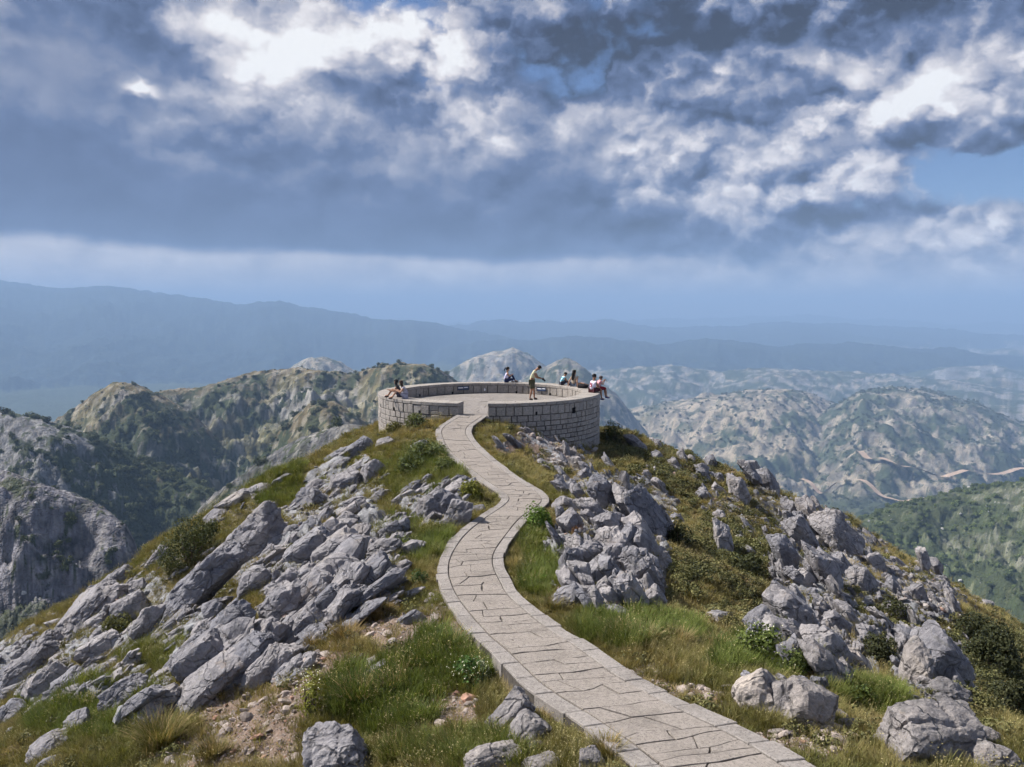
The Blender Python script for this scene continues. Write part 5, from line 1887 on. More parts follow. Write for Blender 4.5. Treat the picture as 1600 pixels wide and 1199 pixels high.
def build_country():
    px = np.concatenate([np.linspace(-720, -20, 80, endpoint=False), np.linspace(-20, 1620, 650, endpoint=False), np.linspace(1620, 2320, 81)])
    def geo(a, b_, n): return a * (b_ / a) ** np.linspace(0, 1, n, endpoint=False)
    ys = np.concatenate([geo(60, 170, 40), geo(170, 1000, 300), geo(1000, 1600, 60), geo(1600, 3300, 160), geo(3300, 6000, 60), geo(6000, 24000, 50), [24000.0]])
    PX, Y = np.meshgrid(px, ys)
    z, rid, below = far_h(PX.ravel(), Y.ravel())
    x = (PX.ravel() - 800) / FPX * Y.ravel()
    Z = z.reshape(Y.shape)
    gy = np.gradient(Z, axis=0) / np.gradient(Y, axis=0)
    slope = np.abs(gy).ravel()
    C, veg = far_colours(PX.ravel(), Y.ravel(), z, rid, below, slope)
    me = grid_mesh('country', np.stack([x, Y.ravel(), z], -1), len(px), len(ys))
    cattr(me, 'ground_colour', C)
    fattr(me, 'veg', veg)
    m, nt, b = material('far_country', 0.95, 0.05)
    v = posvec(nt)
    col = attr(nt, 'ground_colour').outputs['Color']
    vg = X(nt, attr(nt, 'veg').outputs['Fac'])
    na = noise_node(nt, v, 0.035, 7.0, 0.7)
    nb = noise_node(nt, v, 0.16, 6.0, 0.7)
    nc = noise_node(nt, v, 0.008, 8.0, 0.68)
    nd = noise_node(nt, v, 0.0022, 8.0, 0.66)
    mod = ramp(nt, na * 0.35 + nb * 0.25 + nc * 0.25 + nd * 0.15, [(0.36, (0.30, 0.31, 0.29)), (0.5, (0.95, 0.95, 0.95)), (0.62, (1.7, 1.66, 1.6))])
    c = mixc(nt, 1.0, col, mod, 'MULTIPLY')
    spot = (na * 0.55 + nb * 0.45).step(0.545, 0.60) * (1.0 - vg * 0.7)
    c = mixc(nt, spot * 0.45, c, (0.34, 0.325, 0.305))
    bush = (na * 0.55 + nb * 0.25 + nd * 0.2 + (vg - 0.45) * 0.10).step(0.490, 0.525)
    c = mixc(nt, bush * 0.72, c, (0.055, 0.066, 0.036))
    dots = (nb * 0.7 + na * 0.3 + (vg - 0.5) * 0.04).step(0.545, 0.585)
    c = mixc(nt, dots * 0.75, c, (0.036, 0.045, 0.026))
    nt.links.new(c, b.inputs['Base Color'])
    b1 = bump(nt, b, nc, 1.0, 22.0)
    b2 = bump(nt, b, na, 1.0, 5.0, b1)
    bump(nt, b, nb, 0.8, 1.2, b2)
    o = add('valley_terrain', me, m)
    tag(o, 'karst valleys, hills and far ranges below the lookout', None, None, 'structure')
    return PX, Y, z.reshape(Y.shape), rid.reshape(Y.shape), veg.reshape(Y.shape), x.reshape(Y.shape), below.reshape(Y.shape)


COUNTRY = build_country()


# ------------------------------------------------------------------ dirt roads in the valley
def road(name, pts, width, label):
    m = simple_mat('road_dirt', (0.42, 0.31, 0.23), 0.95, 0.25, 0.05, 0.05)
    P = []
    for (a, b_) in zip(pts[:-1], pts[1:]):
        for t in np.linspace(0, 1, 10, endpoint=False):
            P.append((a[0] + (b_[0] - a[0]) * t, a[1] + (b_[1] - a[1]) * t))
    P.append(pts[-1])
    W = []
    for px, py in P:
        Y = np.linspace(1300, 3300, 500)
        z, _, _ = far_h(np.full(len(Y), px), Y, True)
        _kx, kz = ray(px, py)
        i = int(np.argmax(CAM_Z + kz * Y < z))
        W.append(((px - 800) / FPX * Y[i], Y[i]))
    W = np.array(W)
    pp = np.array([q[0] for q in P])
    cf = np.polyfit(pp - pp.mean(), W[:, 1], 3)
    W[:, 1] = np.polyval(cf, pp - pp.mean()) + 12 * np.sin(pp / 23.0)
    W[:, 0] = (pp - 800) / FPX * W[:, 1]
    T = np.gradient(W, axis=0)
    T /= np.maximum(np.linalg.norm(T, axis=1, keepdims=True), 1e-6)
    Nn = np.stack([-T[:, 1], T[:, 0]], -1)
    rows = []
    for o_ in np.linspace(-1, 1, 5):
        q = W + Nn * o_ * width / 2
        z, _, _ = far_h(q[:, 0] / q[:, 1] * FPX + 800, q[:, 1], True)
        rows.append(np.stack([q[:, 0], q[:, 1], z], -1))
    R3 = np.stack(rows, 1)
    zt = R3[:, :, 2].max(1)
    zt = np.max([np.roll(zt, k_) for k_ in (-2, -1, 0, 1, 2)], 0)
    zt[2:-2] = np.convolve(zt, np.ones(5) / 5, 'valid')
    R3[:, :, 2] = zt[:, None] + 3.0
    V = R3.reshape(-1, 3)
    o = add(name, grid_mesh(name, V, 5, len(W)), m)
    tag(o, label, None, None, 'structure')


road('dirt_road', [(1350, 712), (1368, 722), (1395, 736), (1425, 741), (1470, 746), (1530, 748), (1600, 747), (1700, 744)], 17, 'pale dirt road cut across the far hillside')
road('dirt_track', [(1258, 764), (1300, 767), (1345, 771), (1395, 779), (1440, 782), (1490, 786)], 13, 'pale dirt track along the valley floor')


# ------------------------------------------------------------------ haze
def build_haze():
    x0, x1, y0, y1, z0, z1 = -24000, 26000, -3000, 26000, -700, 385
    V = [(x, y, z) for x in (x0, x1) for y in (y0, y1) for z in (z0, z1)]
    F = [(0, 1, 3, 2), (4, 6, 7, 5), (0, 4, 5, 1), (2, 3, 7, 6), (1, 5, 7, 3), (0, 2, 6, 4)]
    me = py_mesh('haze', V, F)
    m = bpy.data.materials.new('haze_air')
    m.use_nodes = True
    nt = m.node_tree
    nt.nodes.clear()
    out = nt.nodes.new('ShaderNodeOutputMaterial')
    pv = nt.nodes.new('ShaderNodeVolumePrincipled')
    pv.inputs['Color'].default_value = (0.38, 0.58, 0.91, 1.0)
    pv.inputs['Density'].default_value = 1.0 / 5800.0
    pv.inputs['Anisotropy'].default_value = 0.0
    nt.links.new(pv.outputs[0], out.inputs['Volume'])
    o = add('haze', me, m)
    tag(o, 'blue summer haze filling the valleys', None, None, 'stuff')


build_haze()

# ------------------------------------------------------------------ vegetation and loose stones
def leaf_material(name, trans=0.25, inst=True):
    """plants: colour comes with each plant ('tint'), each blade or leaf a little off it ('shade')"""
    m, nt, b = material(name, 0.75, 0.15)
    t = attr(nt, 'tint', 'INSTANCER' if inst else 'GEOMETRY').outputs['Color']
    sh = X(nt, attr(nt, 'shade').outputs['Fac'])
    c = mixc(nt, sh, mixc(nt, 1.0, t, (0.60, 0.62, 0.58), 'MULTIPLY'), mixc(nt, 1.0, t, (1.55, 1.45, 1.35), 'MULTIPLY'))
    nt.links.new(c, b.inputs['Base Color'])
    tr = nt.nodes.new('ShaderNodeBsdfTranslucent')
    nt.links.new(mixc(nt, 1.0, c, (1.2, 1.15, 0.7), 'MULTIPLY'), tr.inputs['Color'])
    mx = nt.nodes.new('ShaderNodeMixShader')
    mx.inputs[0].default_value = trans
    out = [n for n in nt.nodes if n.type == 'OUTPUT_MATERIAL'][0]
    nt.links.new(b.outputs[0], mx.inputs[1])
    nt.links.new(tr.outputs[0], mx.inputs[2])
    nt.links.new(mx.outputs[0], out.inputs['Surface'])
    return m


def blades(r, n, rad, hgt, lean, width):
    """n curved grass blades: vertices, quads, shade"""
    a = r.uniform(0, 2 * math.pi, n)
    d = rad * np.sqrt(r.random(n))
    x0, y0 = d * np.cos(a), d * np.sin(a)
    h = hgt * r.uniform(0.45, 1.0, n)
    la = a + r.normal(0, 0.7, n)
    ln = lean * r.uniform(0.2, 1.0, n) * h
    pa = la + math.pi / 2
    w = width * r.uniform(0.6, 1.2, n)
    V, sh = [], []
    for t, k, wf in ((0.0, 0.0, 1.0), (0.45, 0.28, 0.85), (0.8, 0.68, 0.55), (1.0, 1.0, 0.08)):
        zz = h * (t - 0.18 * k * lean)
        cx, cy = x0 + np.cos(la) * ln * k, y0 + np.sin(la) * ln * k
        for s in (-0.5, 0.5):
            V.append(np.stack([cx + np.cos(pa) * w * wf * s, cy + np.sin(pa) * w * wf * s, zz], -1))
    V = np.stack(V, 1)                                  # n, 8, 3
    base = np.arange(n)[:, None] * 8
    Q = np.concatenate([base + np.array([[k, k + 1, k + 3, k + 2]]) for k in (0, 2, 4)], 1).reshape(-1, 4)
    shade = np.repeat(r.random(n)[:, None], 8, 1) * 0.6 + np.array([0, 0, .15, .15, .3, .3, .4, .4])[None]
    return V.reshape(-1, 3), Q, shade.ravel()


def leaves(r, C, Nn, size, aspect=1.8):
    """one leaf quad (bent) at each centre C with a random attitude biased to the normal Nn"""
    n = len(C)
    nn = Nn + r.normal(0, 0.55, (n, 3))
    nn /= np.linalg.norm(nn, axis=1, keepdims=True)
    t = np.cross(nn, r.normal(0, 1, (n, 3)))
    t /= np.linalg.norm(t, axis=1, keepdims=True)
    bt = np.cross(nn, t)
    s = (size * r.uniform(0.6, 1.25, n))[:, None]
    V = np.stack([C - t * s * aspect / 2, C + bt * s / 2 + nn * s * 0.12, C + t * s * aspect / 2, C - bt * s / 2 + nn * s * 0.12], 1)
    Q = np.arange(n * 4).reshape(-1, 4)
    return V.reshape(-1, 3), Q, np.repeat(r.random(n), 4)


def veg_mesh(name, V, Q, sh, mat, tint=None):
    me = quad_mesh(name, V, Q, True)
    fattr(me, 'shade', sh)
    if tint is not None:
        cattr(me, 'tint', np.tile(np.array(tint), (len(V), 1)) if np.ndim(tint) == 1 else tint)
    me.materials.append(mat)
    return me


M_GRASS = leaf_material('grass_blade', 0.30)
M_LEAF_I = leaf_material('scrub_leaf', 0.15)
M_LEAF = leaf_material('bush_leaf', 0.22, inst=False)


def dome(r, n, rad, hgt, clump=5, low=0.0):
    """points spread through several overlapping clumps of a dome-shaped plant, with outward normals"""
    cc = r.uniform(-1, 1, (clump, 3)) * np.array([rad * 0.6, rad * 0.6, hgt * 0.28]) + np.array([0, 0, hgt * 0.5])
    cr = r.uniform(0.38, 0.62, clump)
    k = r.integers(0, clump, n)
    d = r.normal(size=(n, 3))
    d /= np.linalg.norm(d, axis=1, keepdims=True)
    rr = cr[k] * r.uniform(0.55, 1.0, n) ** 0.5
    P = cc[k] + d * rr[:, None] * np.array([rad, rad, hgt])
    P[:, 2] = np.maximum(P[:, 2], low + r.uniform(0, 0.1, n) * hgt)
    return P, d + np.array([0, 0, 0.35])


def instancer(name, pts, rotz, scale, tint, variant, meshes, label, extra_tilt=None):
    """one object that strews copies of a few plants or stones over the points"""
    me = bpy.data.meshes.new(name)
    n = len(pts)
    me.vertices.add(n)
    me.vertices.foreach_set('co', np.ascontiguousarray(pts, np.float32).ravel())
    rot = np.zeros((n, 3), np.float32)
    rot[:, 2] = rotz
    if extra_tilt is not None:
        rot[:, :2] = extra_tilt
    a = me.attributes.new('rot', 'FLOAT_VECTOR', 'POINT')
    a.data.foreach_set('vector', rot.ravel())
    a = me.attributes.new('scl', 'FLOAT_VECTOR', 'POINT')
    sc = np.asarray(scale, np.float32)
    if sc.ndim == 1: sc = np.repeat(sc[:, None], 3, 1)
    a.data.foreach_set('vector', np.ascontiguousarray(sc).ravel())
    a = me.attributes.new('kindix', 'INT', 'POINT')
    a.data.foreach_set('value', np.asarray(variant, np.int32))
    cattr(me, 'tint', np.asarray(tint))
    coll = bpy.data.collections.new(name + '_sources')
    for i, src in enumerate(meshes):
        coll.objects.link(bpy.data.objects.new('%s_source_%02d' % (name, i), src))
    o = add(name, me)
    ng = bpy.data.node_groups.new(name + '_scatter', 'GeometryNodeTree')
    ng.interface.new_socket('Geometry', in_out='INPUT', socket_type='NodeSocketGeometry')
    ng.interface.new_socket('Geometry', in_out='OUTPUT', socket_type='NodeSocketGeometry')
    gi, go = ng.nodes.new('NodeGroupInput'), ng.nodes.new('NodeGroupOutput')
    ip = ng.nodes.new('GeometryNodeInstanceOnPoints')
    ci = ng.nodes.new('GeometryNodeCollectionInfo')
    ci.inputs['Collection'].default_value = coll
    ci.inputs['Separate Children'].default_value = True
    ci.inputs['Reset Children'].default_value = True
    def na(nm, ty):
        q = ng.nodes.new('GeometryNodeInputNamedAttribute')
        q.data_type = ty
        q.inputs['Name'].default_value = nm
        return q.outputs['Attribute']
    ng.links.new(gi.outputs[0], ip.inputs['Points'])
    ng.links.new(ci.outputs[0], ip.inputs['Instance'])
    ip.inputs['Pick Instance'].default_value = True
    ng.links.new(na('kindix', 'INT'), ip.inputs['Instance Index'])
    e2r = ng.nodes.new('FunctionNodeEulerToRotation')
    ng.links.new(na('rot', 'FLOAT_VECTOR'), e2r.inputs[0])
    ng.links.new(e2r.outputs[0], ip.inputs['Rotation'])
    ng.links.new(na('scl', 'FLOAT_VECTOR'), ip.inputs['Scale'])
    ng.links.new(ip.outputs[0], go.inputs[0])
    md = o.modifiers.new('scatter', 'NODES')
    md.node_group = ng
    tag(o, label, None, None, 'stuff')
    return o


C_GREEN, C_OLIVE, C_STRAW = np.array((0.108, 0.142, 0.038)), np.array((0.172, 0.155, 0.064)), np.array((0.325, 0.25, 0.135))
C_BROWN, C_DARK = np.array((0.185, 0.135, 0.075)), np.array((0.088, 0.094, 0.045))


def build_grass():
    r = np.random.default_rng(21)
    src = []
    for i in range(3):                                  # 0-2 tall green tufts
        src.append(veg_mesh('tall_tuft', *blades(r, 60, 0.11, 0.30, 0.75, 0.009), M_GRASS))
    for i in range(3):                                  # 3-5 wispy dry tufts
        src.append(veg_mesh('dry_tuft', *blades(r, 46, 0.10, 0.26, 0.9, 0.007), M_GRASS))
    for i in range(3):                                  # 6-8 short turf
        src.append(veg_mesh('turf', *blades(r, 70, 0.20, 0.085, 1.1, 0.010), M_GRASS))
    for i in range(3):                                  # 9-11 heath cushions
        P, Nn = dome(r, 150, 0.15, 0.13, 5)
        src.append(veg_mesh('cushion', *leaves(r, P, Nn, 0.026, 1.6), M_LEAF_I))
    for i in range(2):                                  # 12-13 flower stalks
        V, Q, sh = blades(r, 14, 0.10, 0.30, 0.4, 0.006)
        P = np.stack([r.uniform(-.12, .12, 16), r.uniform(-.12, .12, 16), r.uniform(.16, .32, 16)], -1)
        V2, Q2, sh2 = leaves(r, P, np.tile([0, -0.3, 1.0], (16, 1)), 0.018, 1.0)
        src.append(veg_mesh('flower_stalk', np.vstack([V, V2]), np.vstack([Q, Q2 + len(V)]), np.concatenate([sh, sh2 * 0 + 2.4]), M_GRASS))
    N = 230000
    u = r.random(N)
    # density falls as 1/depth: equal numbers per log depth interval times width
    Y = 6.5 * (58 / 6.5) ** (u ** 0.78)
    x = r.uniform(-0.74, 0.74, N) * Y
    z, rk, sc, gr, dk = hill(x, Y, True)
    xl, xr = path_x(Y)
    ok = ~((x > xl - 0.03) & (x < xr + 0.03) & (Y < 37))
    ok &= np.hypot(x - PLAT[0], Y - PLAT[1]) > R_OUT + 0.04
    edge = np.minimum(np.abs(x - xl), np.abs(x - xr))
    patch = fbm2(x / 1.7, Y / 1.7, 3)
    p = 0.80 + 0.45 * patch
    p = p * (1 - 0.90 * sstep(0.25, 0.65, sc + 0.25 * patch)) * (1 - 0.88 * sstep(0.15, 0.5, rk))
    ok &= r.random(N) < p
    for (rx, ry, rz, rad) in rock_spots:
        if rad > 0.16:
            ok &= ~(((x - rx) ** 2 + (Y - ry) ** 2 < (rad * 0.62) ** 2) & (z < rz + rad))
    x, Y, z, sc, gr, dk, patch = (q[ok] for q in (x, Y, z, sc, gr, dk, patch))
    n = len(x)
    right = sstep(0.5, 3.0, x - path_x(Y)[1]) * sstep(13, 18, Y)
    m1 = fbm2(x / 2.6 + 8, Y / 2.6, 3) + 0.35 * r.normal(size=n)
    m2 = fbm2(x / 0.9 + 3, Y / 0.9, 2) + 0.4 * r.normal(size=n)
    greenish = gr * 1.1 + 0.35 * m1 - 0.5 * right
    heath = right * 0.25 + dk * 0.5 + 0.45 * m2 - 0.22
    kind = np.full(n, 1)                                # 0 tall 1 dry 2 turf 3 heath
    q = r.random(n)
    kind = np.where(q < 0.30, 1, 2)
    kind = np.where((greenish > 0.35) & (q < 0.75), 0, kind)
    kind = np.where((heath > 0.28) & (q < 0.80), 3, kind)
    tint = C_OLIVE[None] + (C_STRAW - C_OLIVE)[None] * np.clip(0.30 + 0.55 * m2, 0, 1)[:, None]
    tint = tint + (C_GREEN[None] - tint) * np.clip(0.30 + greenish * 0.9, 0, 1)[:, None]
    hb = C_BROWN[None] + (C_DARK - C_BROWN)[None] * np.clip(0.55 + 0.8 * m1 + 0.6 * dk, 0, 1)[:, None]
    hb = hb + (np.array((0.135, 0.14, 0.058))[None] - hb) * np.clip(0.2 + m2, 0, 0.8)[:, None]
    tint = np.where((kind == 3)[:, None], hb, tint)
    tint = tint * (1 - 0.25 * np.clip(dk, 0, 1) * (kind != 3))[:, None]
    tint = tint * r.uniform(0.75, 1.3, n)[:, None]
    var = kind * 3 + r.integers(0, 3, n)
    flo = (r.random(n) < 0.035 + 0.05 * np.clip(gr, 0, 1)) & (kind != 3)
    var = np.where(flo, 12 + r.integers(0, 2, n), var)
    tint = np.where(flo[:, None], np.array((0.26, 0.24, 0.13)), tint)
    s = r.uniform(0.6, 1.3, n) * (0.90 + np.clip(Y - 12, 0, 40) / 55)
    s = np.where(kind == 0, s * (0.75 + 0.5 * np.clip(gr, 0, 1)), s)
    s = np.where(kind == 3, s * 1.25, s)
    near = np.minimum(np.abs(x - path_x(Y)[0]), np.abs(x - path_x(Y)[1]))
    s = s * np.where((near < 0.22) & (Y < 37), 0.75, 1.0)
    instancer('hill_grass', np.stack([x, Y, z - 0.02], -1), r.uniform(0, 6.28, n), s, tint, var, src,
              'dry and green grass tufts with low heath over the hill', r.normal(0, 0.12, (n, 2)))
    print('grass', n)


build_grass()


def build_rubble():
    r = np.random.default_rng(77)
    src = []
    for i in range(6):
        me = rock_mesh('stone', 300 + i, (1, 0.75, 0.42), 2, 1.3)
        me.materials.append(M_SCREE)
        src.append(me)
    # scree and gravel
    N = 170000
    Y = 6.5 * (50 / 6.5) ** r.random(N)
    x = r.uniform(-0.72, 0.72, N) * Y
    z, rk, sc, gr, dk = hill(x, Y, True)
    xl, xr = path_x(Y)
    ok = ~((x > xl - 0.06) & (x < xr + 0.06) & (Y < 37)) & (np.hypot(x - PLAT[0], Y - PLAT[1]) > R_OUT + 0.1)
    p = sstep(0.2, 0.6, sc + 0.2 * noise2(x / 0.6, Y / 0.6)) * 0.85 + 0.30 * sstep(0.15, 0.5, rk) + 0.018
    ok &= r.random(N) < p
    x, Y, z, sc, rk = (q[ok] for q in (x, Y, z, sc, rk))
    n = len(x)
    size = 0.013 * (1 + r.pareto(2.0, n))
    size = np.minimum(size, 0.15) * (0.8 + Y / 40)
    pink = np.clip(sc * 1.4, 0, 1)[:, None]
    tint = np.array((0.29, 0.29, 0.295))[None] * (1 - pink) + np.array((0.34, 0.285, 0.255))[None] * pink
    tint = tint * r.uniform(0.6, 1.25, n)[:, None]
    red = r.random(n) < 0.10
    tint[red] *= np.array((1.05, 0.75, 0.62))
    instancer('loose_gravel', np.stack([x, Y, z + size * 0.15], -1), r.uniform(0, 6.28, n), size[:, None] * r.uniform(0.7, 1.3, (n, 3)), tint, r.integers(0, 6, n), src,
              'loose pinkish scree and grey rubble between the outcrops', r.normal(0, 0.35, (n, 2)))
    print('gravel', n)


def _scree_mat():
    m, nt, b = material('scree_stone', 0.92, 0.2)
    t = attr(nt, 'tint', 'INSTANCER').outputs['Color']
    v = posvec(nt)
    n = noise_node(nt, v, 30.0, 4.0, 0.6)
    nt.links.new(mixc(nt, n, mixc(nt, 1.0, t, (0.65, 0.65, 0.65), 'MULTIPLY'), mixc(nt, 1.0, t, (1.2, 1.2, 1.2), 'MULTIPLY')), b.inputs['Base Color'])
    return m


M_SCREE = _scree_mat()
build_rubble()


def build_broken_rock():
    """fractured bedrock that fills the outcrops between the larger rocks"""
    r = np.random.default_rng(123)
    src = []
    for i in range(8):
        me = rock_mesh('broken_rock', 500 + i, (1, 0.7, 0.5), 3, 1.3)
        me.materials.append(M_ROCK)
        src.append(me)
    N = 60000
    Y = 9.0 * (47 / 9.0) ** r.random(N)
    x = r.uniform(-0.70, 0.70, N) * Y
    z, rk, sc, gr, dk = hill(x, Y, True)
    xl, xr = path_x(Y)
    ok = ~((x > xl - 0.35) & (x < xr + 0.35) & (Y < 38)) & (np.hypot(x - PLAT[0], Y - PLAT[1]) > R_OUT + 0.35)
    ok &= r.random(N) < 0.26 * sstep(0.22, 0.5, rk + 0.25 * noise2(x / 1.1, Y / 1.1))
    x, Y, z = x[ok], Y[ok], z[ok]
    n = len(x)
    left = x < path_x(Y)[0]
    L = np.minimum(0.09 * (1 + r.pareto(2.4, n)), 0.38) * (0.75 + Y / 45)
    scl = np.stack([L * r.uniform(0.9, 1.7, n), L * r.uniform(0.6, 1.1, n), L * r.uniform(0.5, 0.95, n)], -1)
    dip = np.where(left, -r.normal(0.72, 0.22, n), r.normal(0.95, 0.25, n))
    rot = np.stack([r.normal(0, 0.25, n), dip], -1)
    instancer('broken_limestone', np.stack([x, Y, z + L * 0.05], -1), r.normal(0, 0.35, n), scl, np.full((n, 3), 0.5), r.integers(0, 8, n), src,
              'small fractured limestone filling the outcrops on both slopes', rot)
    print('broken rock', n)


build_broken_rock()


# ------------------------------------------------------------------ single bushes and tussocks
M_STEM = simple_mat('woody_stem', (0.14, 0.10, 0.07), 0.9, 0.2, 20.0)
M_BLOSSOM = simple_mat('blossom', (0.78, 0.76, 0.55), 0.7, 0.15, 30.0)


def stems(r, n, rad, hgt):
    V, F = [], []
    for i in range(n):
        a = r.uniform(0, 6.28)
        p0 = np.array([0.06 * rad * math.cos(a), 0.06 * rad * math.sin(a), -0.05])
        p1 = np.array([0.6 * rad * math.cos(a) * r.uniform(0.5, 1), 0.6 * rad * math.sin(a) * r.uniform(0.5, 1), hgt * r.uniform(0.5, 0.8)])
        w0, w1 = 0.022 * hgt + 0.006, 0.006
        b0 = len(V)
        for p, w in ((p0, w0), ((p0 + p1) / 2 + r.normal(0, 0.05 * rad, 3), w0 * 0.7), (p1, w1)):
            for k in range(5):
                V.append(p + np.array([math.cos(k * 1.257), math.sin(k * 1.257), 0]) * w)
        for lv in range(2):
            for k in range(5):
                F.append((b0 + lv * 5 + k, b0 + lv * 5 + (k + 1) % 5, b0 + lv * 5 + 5 + (k + 1) % 5, b0 + lv * 5 + 5 + k))
    return py_mesh('stem', V, F, True)


def plant(px, py, w, h, kind, tint, label, cat='bush', dense=1.0):
    """px, py: foot of the plant; w, h in survey pixels"""
    D, ok = hit([px], [py])
    D = min(float(D[0]), 46.0)
    s = D / FPX
    r = np.random.default_rng(int(px * 7 + py))
    rad, hgt = w * s / 2, h * s
    kx, _ = ray(px, py)
    x, y = float(kx) * D, D
    root = bpy.data.objects.new({'bush': 'bush', 'tussock': 'grass_tussock', 'herb': 'flowering_herb'}[kind], None)
    COL.objects.link(root)
    root.location = (x, y + rad * 0.3, float(hill(x, y + rad * 0.3)) - 0.03)
    tag(root, label, cat)
    tint = np.array(tint) * 1.15
    if kind == 'tussock':
        V, Q, sh = blades(r, int(420 * dense), rad * 0.55, hgt, 1.0, 0.011)
        V2, Q2, sh2 = blades(r, int(220 * dense), rad * 0.9, hgt * 0.6, 1.2, 0.011)
        V, Q, sh = np.vstack([V, V2]), np.vstack([Q, Q2 + len(V)]), np.concatenate([sh, sh2])
        T = np.tile(tint, (len(V), 1))
        straw = np.repeat(r.random(len(V) // 8) < 0.22, 8)
        T[straw] = C_STRAW
        add('blades', veg_mesh('blades', V, Q, sh, M_LEAF, T), None, root)
        V, Q, sh = blades(r, 26, rad * 0.4, hgt * 1.35, 0.5, 0.006)
        add('seed_stalks', veg_mesh('seed_stalks', V, Q, sh, M_LEAF, C_STRAW * 1.1), None, root)
    else:
        n = int((2600 if kind == 'bush' else 1300) * dense)
        P, Nn = dome(r, n, rad, hgt, 12 if kind == 'bush' else 9)
        lump = noise3(P / max(rad, 0.05) * 2.2 + r.uniform(0, 50))
        keep = lump > -0.28
        P, Nn = P[keep], Nn[keep]
        V, Q, sh = leaves(r, P, Nn, max(0.016, min(0.05, rad * 0.10)), 1.9)
        T = tint[None] * (1 + 0.35 * np.repeat(noise3(P / max(rad, .05) * 3.0), 4))[:, None]
        add('foliage', veg_mesh('foliage', V, Q, sh, M_LEAF, T), None, root)
        add('stem', stems(r, 7, rad, hgt), M_STEM, root)
        if kind == 'herb':
            m = 90
            P, Nn = dome(r, m, rad * 1.02, hgt * 1.1, 9)
            P[:, 2] = np.maximum(P[:, 2], hgt * 0.55) + r.uniform(0, 0.12, m) * hgt
            V, Q, sh = leaves(r, P, np.tile([0, -0.3, 1.0], (m, 1)), 0.022, 1.0)
            me = quad_mesh('blossom', V, Q, False)
            b = add('blossom', me, M_BLOSSOM, root)
            b['kind'] = 'stuff'
    return root


